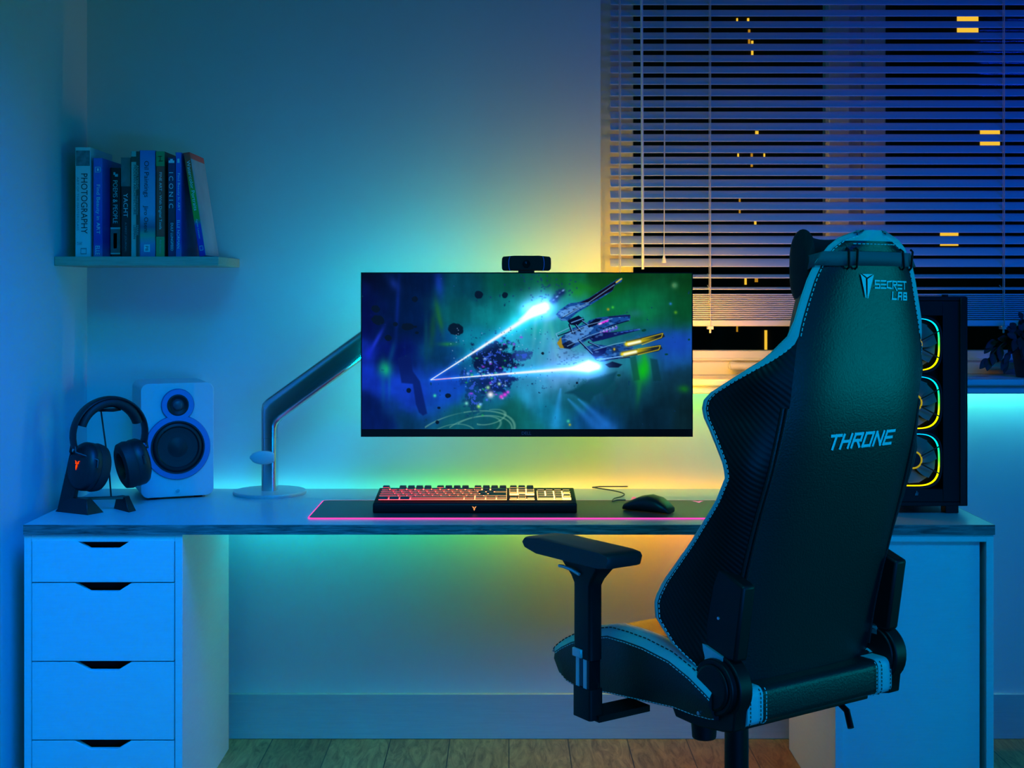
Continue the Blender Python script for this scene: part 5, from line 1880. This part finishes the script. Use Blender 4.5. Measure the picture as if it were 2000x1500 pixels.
# recline hinges, brackets, cross bar
for s in (-1, 1):
    mb = MB()
    xa, xb = s * 0.205, s * 0.25
    pts = [(-0.058, 0.475), (-0.074, 0.45), (-0.135, 0.448), (-0.208, 0.456), (-0.24, 0.464)] + [(-0.198 + 0.062 * cos(a), 0.541 + 0.062 * sin(a)) for a in np.linspace(radians(222), radians(70), 14)] + [(-0.1, 0.562)]
    mb.prism(pts, 'x', s * 0.205, s * 0.238)
    mb.cyl((s * 0.2, -0.196, 0.541), (s * 0.25, -0.196, 0.541), 0.056, 0.054, 40)
    mb.cyl((s * 0.25, -0.196, 0.541), (s * 0.256, -0.196, 0.541), 0.046, 0.042, 40)
    hg = obj('recline_hinge', mb, M['black_plastic'], ch_, bevel=0.003)
    mb = MB()
    for (y, z) in ((-0.118, 0.482), (-0.163, 0.484)):
        mb.cyl((s * 0.238, y, z), (s * 0.258 if y < -.15 else s * .243, y, z), 0.005, 0.004, 12)
    obj('screw', mb, M['chrome'], hg)
    mb = MB()
    mb.prism([(-0.185, 0.772), (-0.264, 0.744), (-0.24, 0.595), (-0.15, 0.59), (-0.158, 0.66)], 'x', s * 0.2, s * 0.234)
    br = obj('side_bracket', mb, M['black_plastic'], ch_, bevel=0.006)
    obj('screw', MB().cyl((s * 0.234, -0.195, 0.672), (s * 0.2355, -0.195, 0.672), 0.004, 0.003, 12), M['chrome'], br)
    obj('hinge_plate', MB().prism([(-0.15, 0.617), (-0.212, 0.601), (-0.212, 0.582), (-0.15, 0.582)], 'x', s * 0.2, s * 0.24), M['silver'], ch_)
mb = MB()
mb.loft([[(x, y, z) for y, z in rrect(-0.215, 0.503, 0.03, 0.036, 0.016, 5)] for x in np.linspace(-0.165, 0.165, 5)])
obj('cross_bar', mb, M['leather'], ch_, smooth=True, angle=50)
for s in (-1, 1):
    mb = MB()
    mb.loft([[(s * x, y, z) for y, z in rrect(-0.215, 0.503, 0.031, 0.037, 0.016, 5)] for x in (0.165, 0.17, 0.2, 0.206)])
    obj('bar_cuff', mb, M['trim'], ch_, smooth=True, angle=50)
for s in (-1, 1):
    mb, mbd = MB(), MB()
    for x in (0.158, 0.173, 0.2):
        ln = [Vector((s * x, y - 0.0015, z)) for y, z in rrect(-0.215, 0.503, 0.031, 0.037, 0.016, 5)[8:22]]
        dashes(mb if x < 0.16 else mbd, ln, (0, -1, 0), 0.005, 0.003, 0.0009)
    obj('cuff_stitching', mb, M['stitch'], ch_)
    obj('cuff_dark_stitching', mbd, M['stitch_dark'], ch_)

# gas lift, mechanism, star base
mb = MB().cyl((0, 0, 0.12), (0, 0, 0.405), 0.0265, 0.0255, 32)
mb.cyl((0, 0, 0.405), (0, 0, 0.45), 0.018, 0.018, 24)
obj('gas_lift', mb, M['black_plastic'], ch_, smooth=True, angle=40)
obj('lift_collar', MB().cyl((0, 0, 0.405), (0, 0, 0.42), 0.03, 0.028, 32), M['chrome'], ch_, smooth=True, angle=40)
mb = MB().box(-0.09, 0.09, -0.12, 0.12, 0.43, 0.458)
mb.box(-0.2, 0.2, -0.19, -0.15, 0.44, 0.47)
obj('tilt_mechanism', mb, M['black_plastic'], ch_, bevel=0.004)
mb = MB().cyl((-0.19, -0.106, 0.452), (-0.19, -0.106, 0.408), 0.027, 0.024, 24)
obj('tension_knob', mb, M['black_plastic'], ch_, bevel=0.003)
mb = MB().tube([(0.1, -0.02, 0.435), (0.2, -0.1, 0.415), (0.2, -0.13, 0.4), (0.19, -0.15, 0.37)], 0.007, 10)
obj('tilt_lever', mb, M['black_plastic'], ch_, smooth=True)
mb = MB()
for k in range(5):
    a = radians(18 + 72 * k)
    d = Vector((cos(a), sin(a), 0))
    s_ = Vector((-sin(a), cos(a), 0))
    mb.loft([[d * 0.03 + s_ * x + Vector((0, 0, z)) for x, z in ((-.03, .075), (.03, .075), (.026, .13), (-.026, .13))],
             [d * 0.31 + s_ * x + Vector((0, 0, z)) for x, z in ((-.018, .07), (.018, .07), (.015, .09), (-.015, .09))]])
    mb.cyl(d * 0.3 + s_ * -0.025 + Vector((0, 0, .03)), d * 0.3 + s_ * 0.025 + Vector((0, 0, .03)), 0.03, seg=20)
    mb.cyl(d * 0.3 + Vector((0, 0, .03)), d * 0.3 + Vector((0, 0, .075)), 0.008, seg=10)
mb.cyl((0, 0, 0.07), (0, 0, 0.14), 0.045, 0.035)
obj('star_base', mb, M['black_plastic'], ch_, smooth=True, angle=35)

# armrests
for s in (-1, 1):
    X = s * 0.335
    mb = MB()
    mb.loft([[(X + x, 0.088 + y, z) for x, y in rrect(0, 0, 0.017 * e_, 0.029 * f_, 0.008, 5)] for z, e_, f_ in ((0.548, 1, 1), (0.7, 1, 1), (0.715, 1.1, 1.3), (0.74, 1.4, 2.1), (0.75, 1.4, 2.1))])
    ar = obj('armrest', mb, M['black_plastic'], ch_, smooth=True, angle=50)
    mb = MB()
    sec0 = [(-0.125, 0.012), (-0.12, -0.01), (-0.09, -0.016), (0.11, -0.012), (0.15, 0.0), (0.158, 0.014), (0.15, 0.026), (0.1, 0.031), (-0.1, 0.026), (-0.12, 0.022)]
    rings = []
    for x, kx in ((-0.044, .86), (-0.04, .95), (-0.032, 1), (0.032, 1), (0.04, .95), (0.044, .86)):
        rings.append([(X + x, 0.098 + (y - .015) * 1.06 * (0.93 + .07 * kx) + .015, 0.757 + 0.007 + (z - 0.007) * kx * .86 - 0.035 * (y - .02)) for y, z in sec0])
    mb.loft(rings)
    obj('arm_pad', mb, mat('arm_pad', (0.012, 0.012, 0.013), 0.5), ar, smooth=True, angle=50)
    mb = MB().loft([[(X + x, 0.088 + y, z) for x, y in rrect(0, 0, 0.0145, 0.026, 0.005, 4)] for z in (0.47, 0.552)])
    obj('inner_post', mb, M['black_gloss'], ar, smooth=True, angle=40)
    mb = MB()
    for y in (0.103, 0.078):
        mb.box(X + s * 0.0146, X + s * 0.0156, y - .0055, y + .0055, 0.485, 0.548)
    for y in (-0.002,):
        pass
    obj('metal_strip', mb, M['silver'], ar)
    mb = MB().box(X + s * 0.016, X + s * 0.0225, 0.083, 0.113, 0.549, 0.567)
    obj('height_button', mb, M['silver'], ar, bevel=0.002)
    mb = MB().tube([(X + s * .024, 0.155, 0.728), (X + s * .029, 0.135, 0.731), (X + s * .029, 0.105, 0.729), (X + s * .024, 0.085, 0.722)], 0.0035, 8)
    obj('swivel_lever', mb, M['silver'], ar, smooth=True)
    mb = MB()
    mb.loft([[(X + x, 0.088 + y, z) for x, y in rrect(0, 0, 0.0175, 0.03, 0.006, 4)] for z in (0.425, 0.488)])
    mb.box(min(X, s * 0.2), max(X, s * 0.2), 0.05, 0.115, 0.422, 0.435)
    obj('arm_foot', mb, M['black_plastic'], ar, smooth=True, angle=40)

# ------------------------------------------------------------------ head pillow strapped to the chair
hpw = thing('head_pillow', 'black head pillow strapped round the top of the gaming chair', 'pillow', (0.49, 2.866, 0), CA)
mb = MB()
rings = []
zc = 1.345
for x in np.linspace(-0.124, 0.124, 21):
    t_ = abs(x) / 0.124
    e_ = sqrt(max(0.0, 1 - (max(0, t_ - .8) / .2001) ** 2))
    hz = (0.062 + 0.019 * t_ ** 2) * (0.3 + .7 * e_)
    dy = 0.036 * (0.15 + .85 * e_)
    rings.append([(x, -0.25 + dy * cos(a) - 0.066 * t_ ** 2.6, zc + hz * math.copysign(abs(sin(a)) ** .7, sin(a)) + 0.008 * t_ ** 2) for a in np.linspace(0, 2 * pi, 29)[:-1]])
mb.loft(rings)
obj('cushion', mb, mat('pillow_velour', (0.005, 0.005, 0.008), 0.8, bump=0.2, bscale=150), hpw, smooth=True, angle=80)
mb = MB()
rows_ = []
for u in np.linspace(-1, 1, 41):
    row = []
    for zz in (1.366 - 0.0135, 1.366 + 0.0135):
        rear, side, trim, inner = sec_at(zz)
        au = abs(u)
        if au < .6:
            p = panel_pt(rear[-1].x * (au / .6) * .999, zz, 0.004)
        elif au < .8:
            t_ = (au - .6) / .2
            p = side_at(side, t_) + Vector((0.005 + .002 * t_, -0.004, 0))
        else:
            t_ = (au - .8) / .2
            p = (side[-1] + Vector((0.007, -.004, 0))).lerp(Vector((0.122, -0.318, zz - .008)), t_)
        row.append(Vector((math.copysign(1, u) * p.x, p.y, p.z)))
    rows_.append(row)
mb.loft(rows_, closed=False, cap=(False, False))
so = obj('strap', mb, mat('strap_webbing', (0.1, 0.11, 0.13), 0.7, bump=0.2, bscale=400), hpw, smooth=True, angle=80)
sm = so.modifiers.new('thickness', 'SOLIDIFY')
sm.thickness = 0.002
for (pa, pb) in ((1653, 1669), (1760, 1775)):
    for p_ in (pa, pb):
        mb = MB()
        zt_, zb_ = 1.386, 1.346
        u, _ = upx(p_, 500 if p_ < 1700 else 508)
        mb.tube([panel_pt(u, zt_, 0.002), panel_pt(u, zt_ - .004, 0.0075), panel_pt(u, zb_ + .004, 0.0075), panel_pt(u, zb_, 0.002)], 0.0022, 8)
        obj('strap_loop', mb, M['black_plastic'], so, smooth=True)
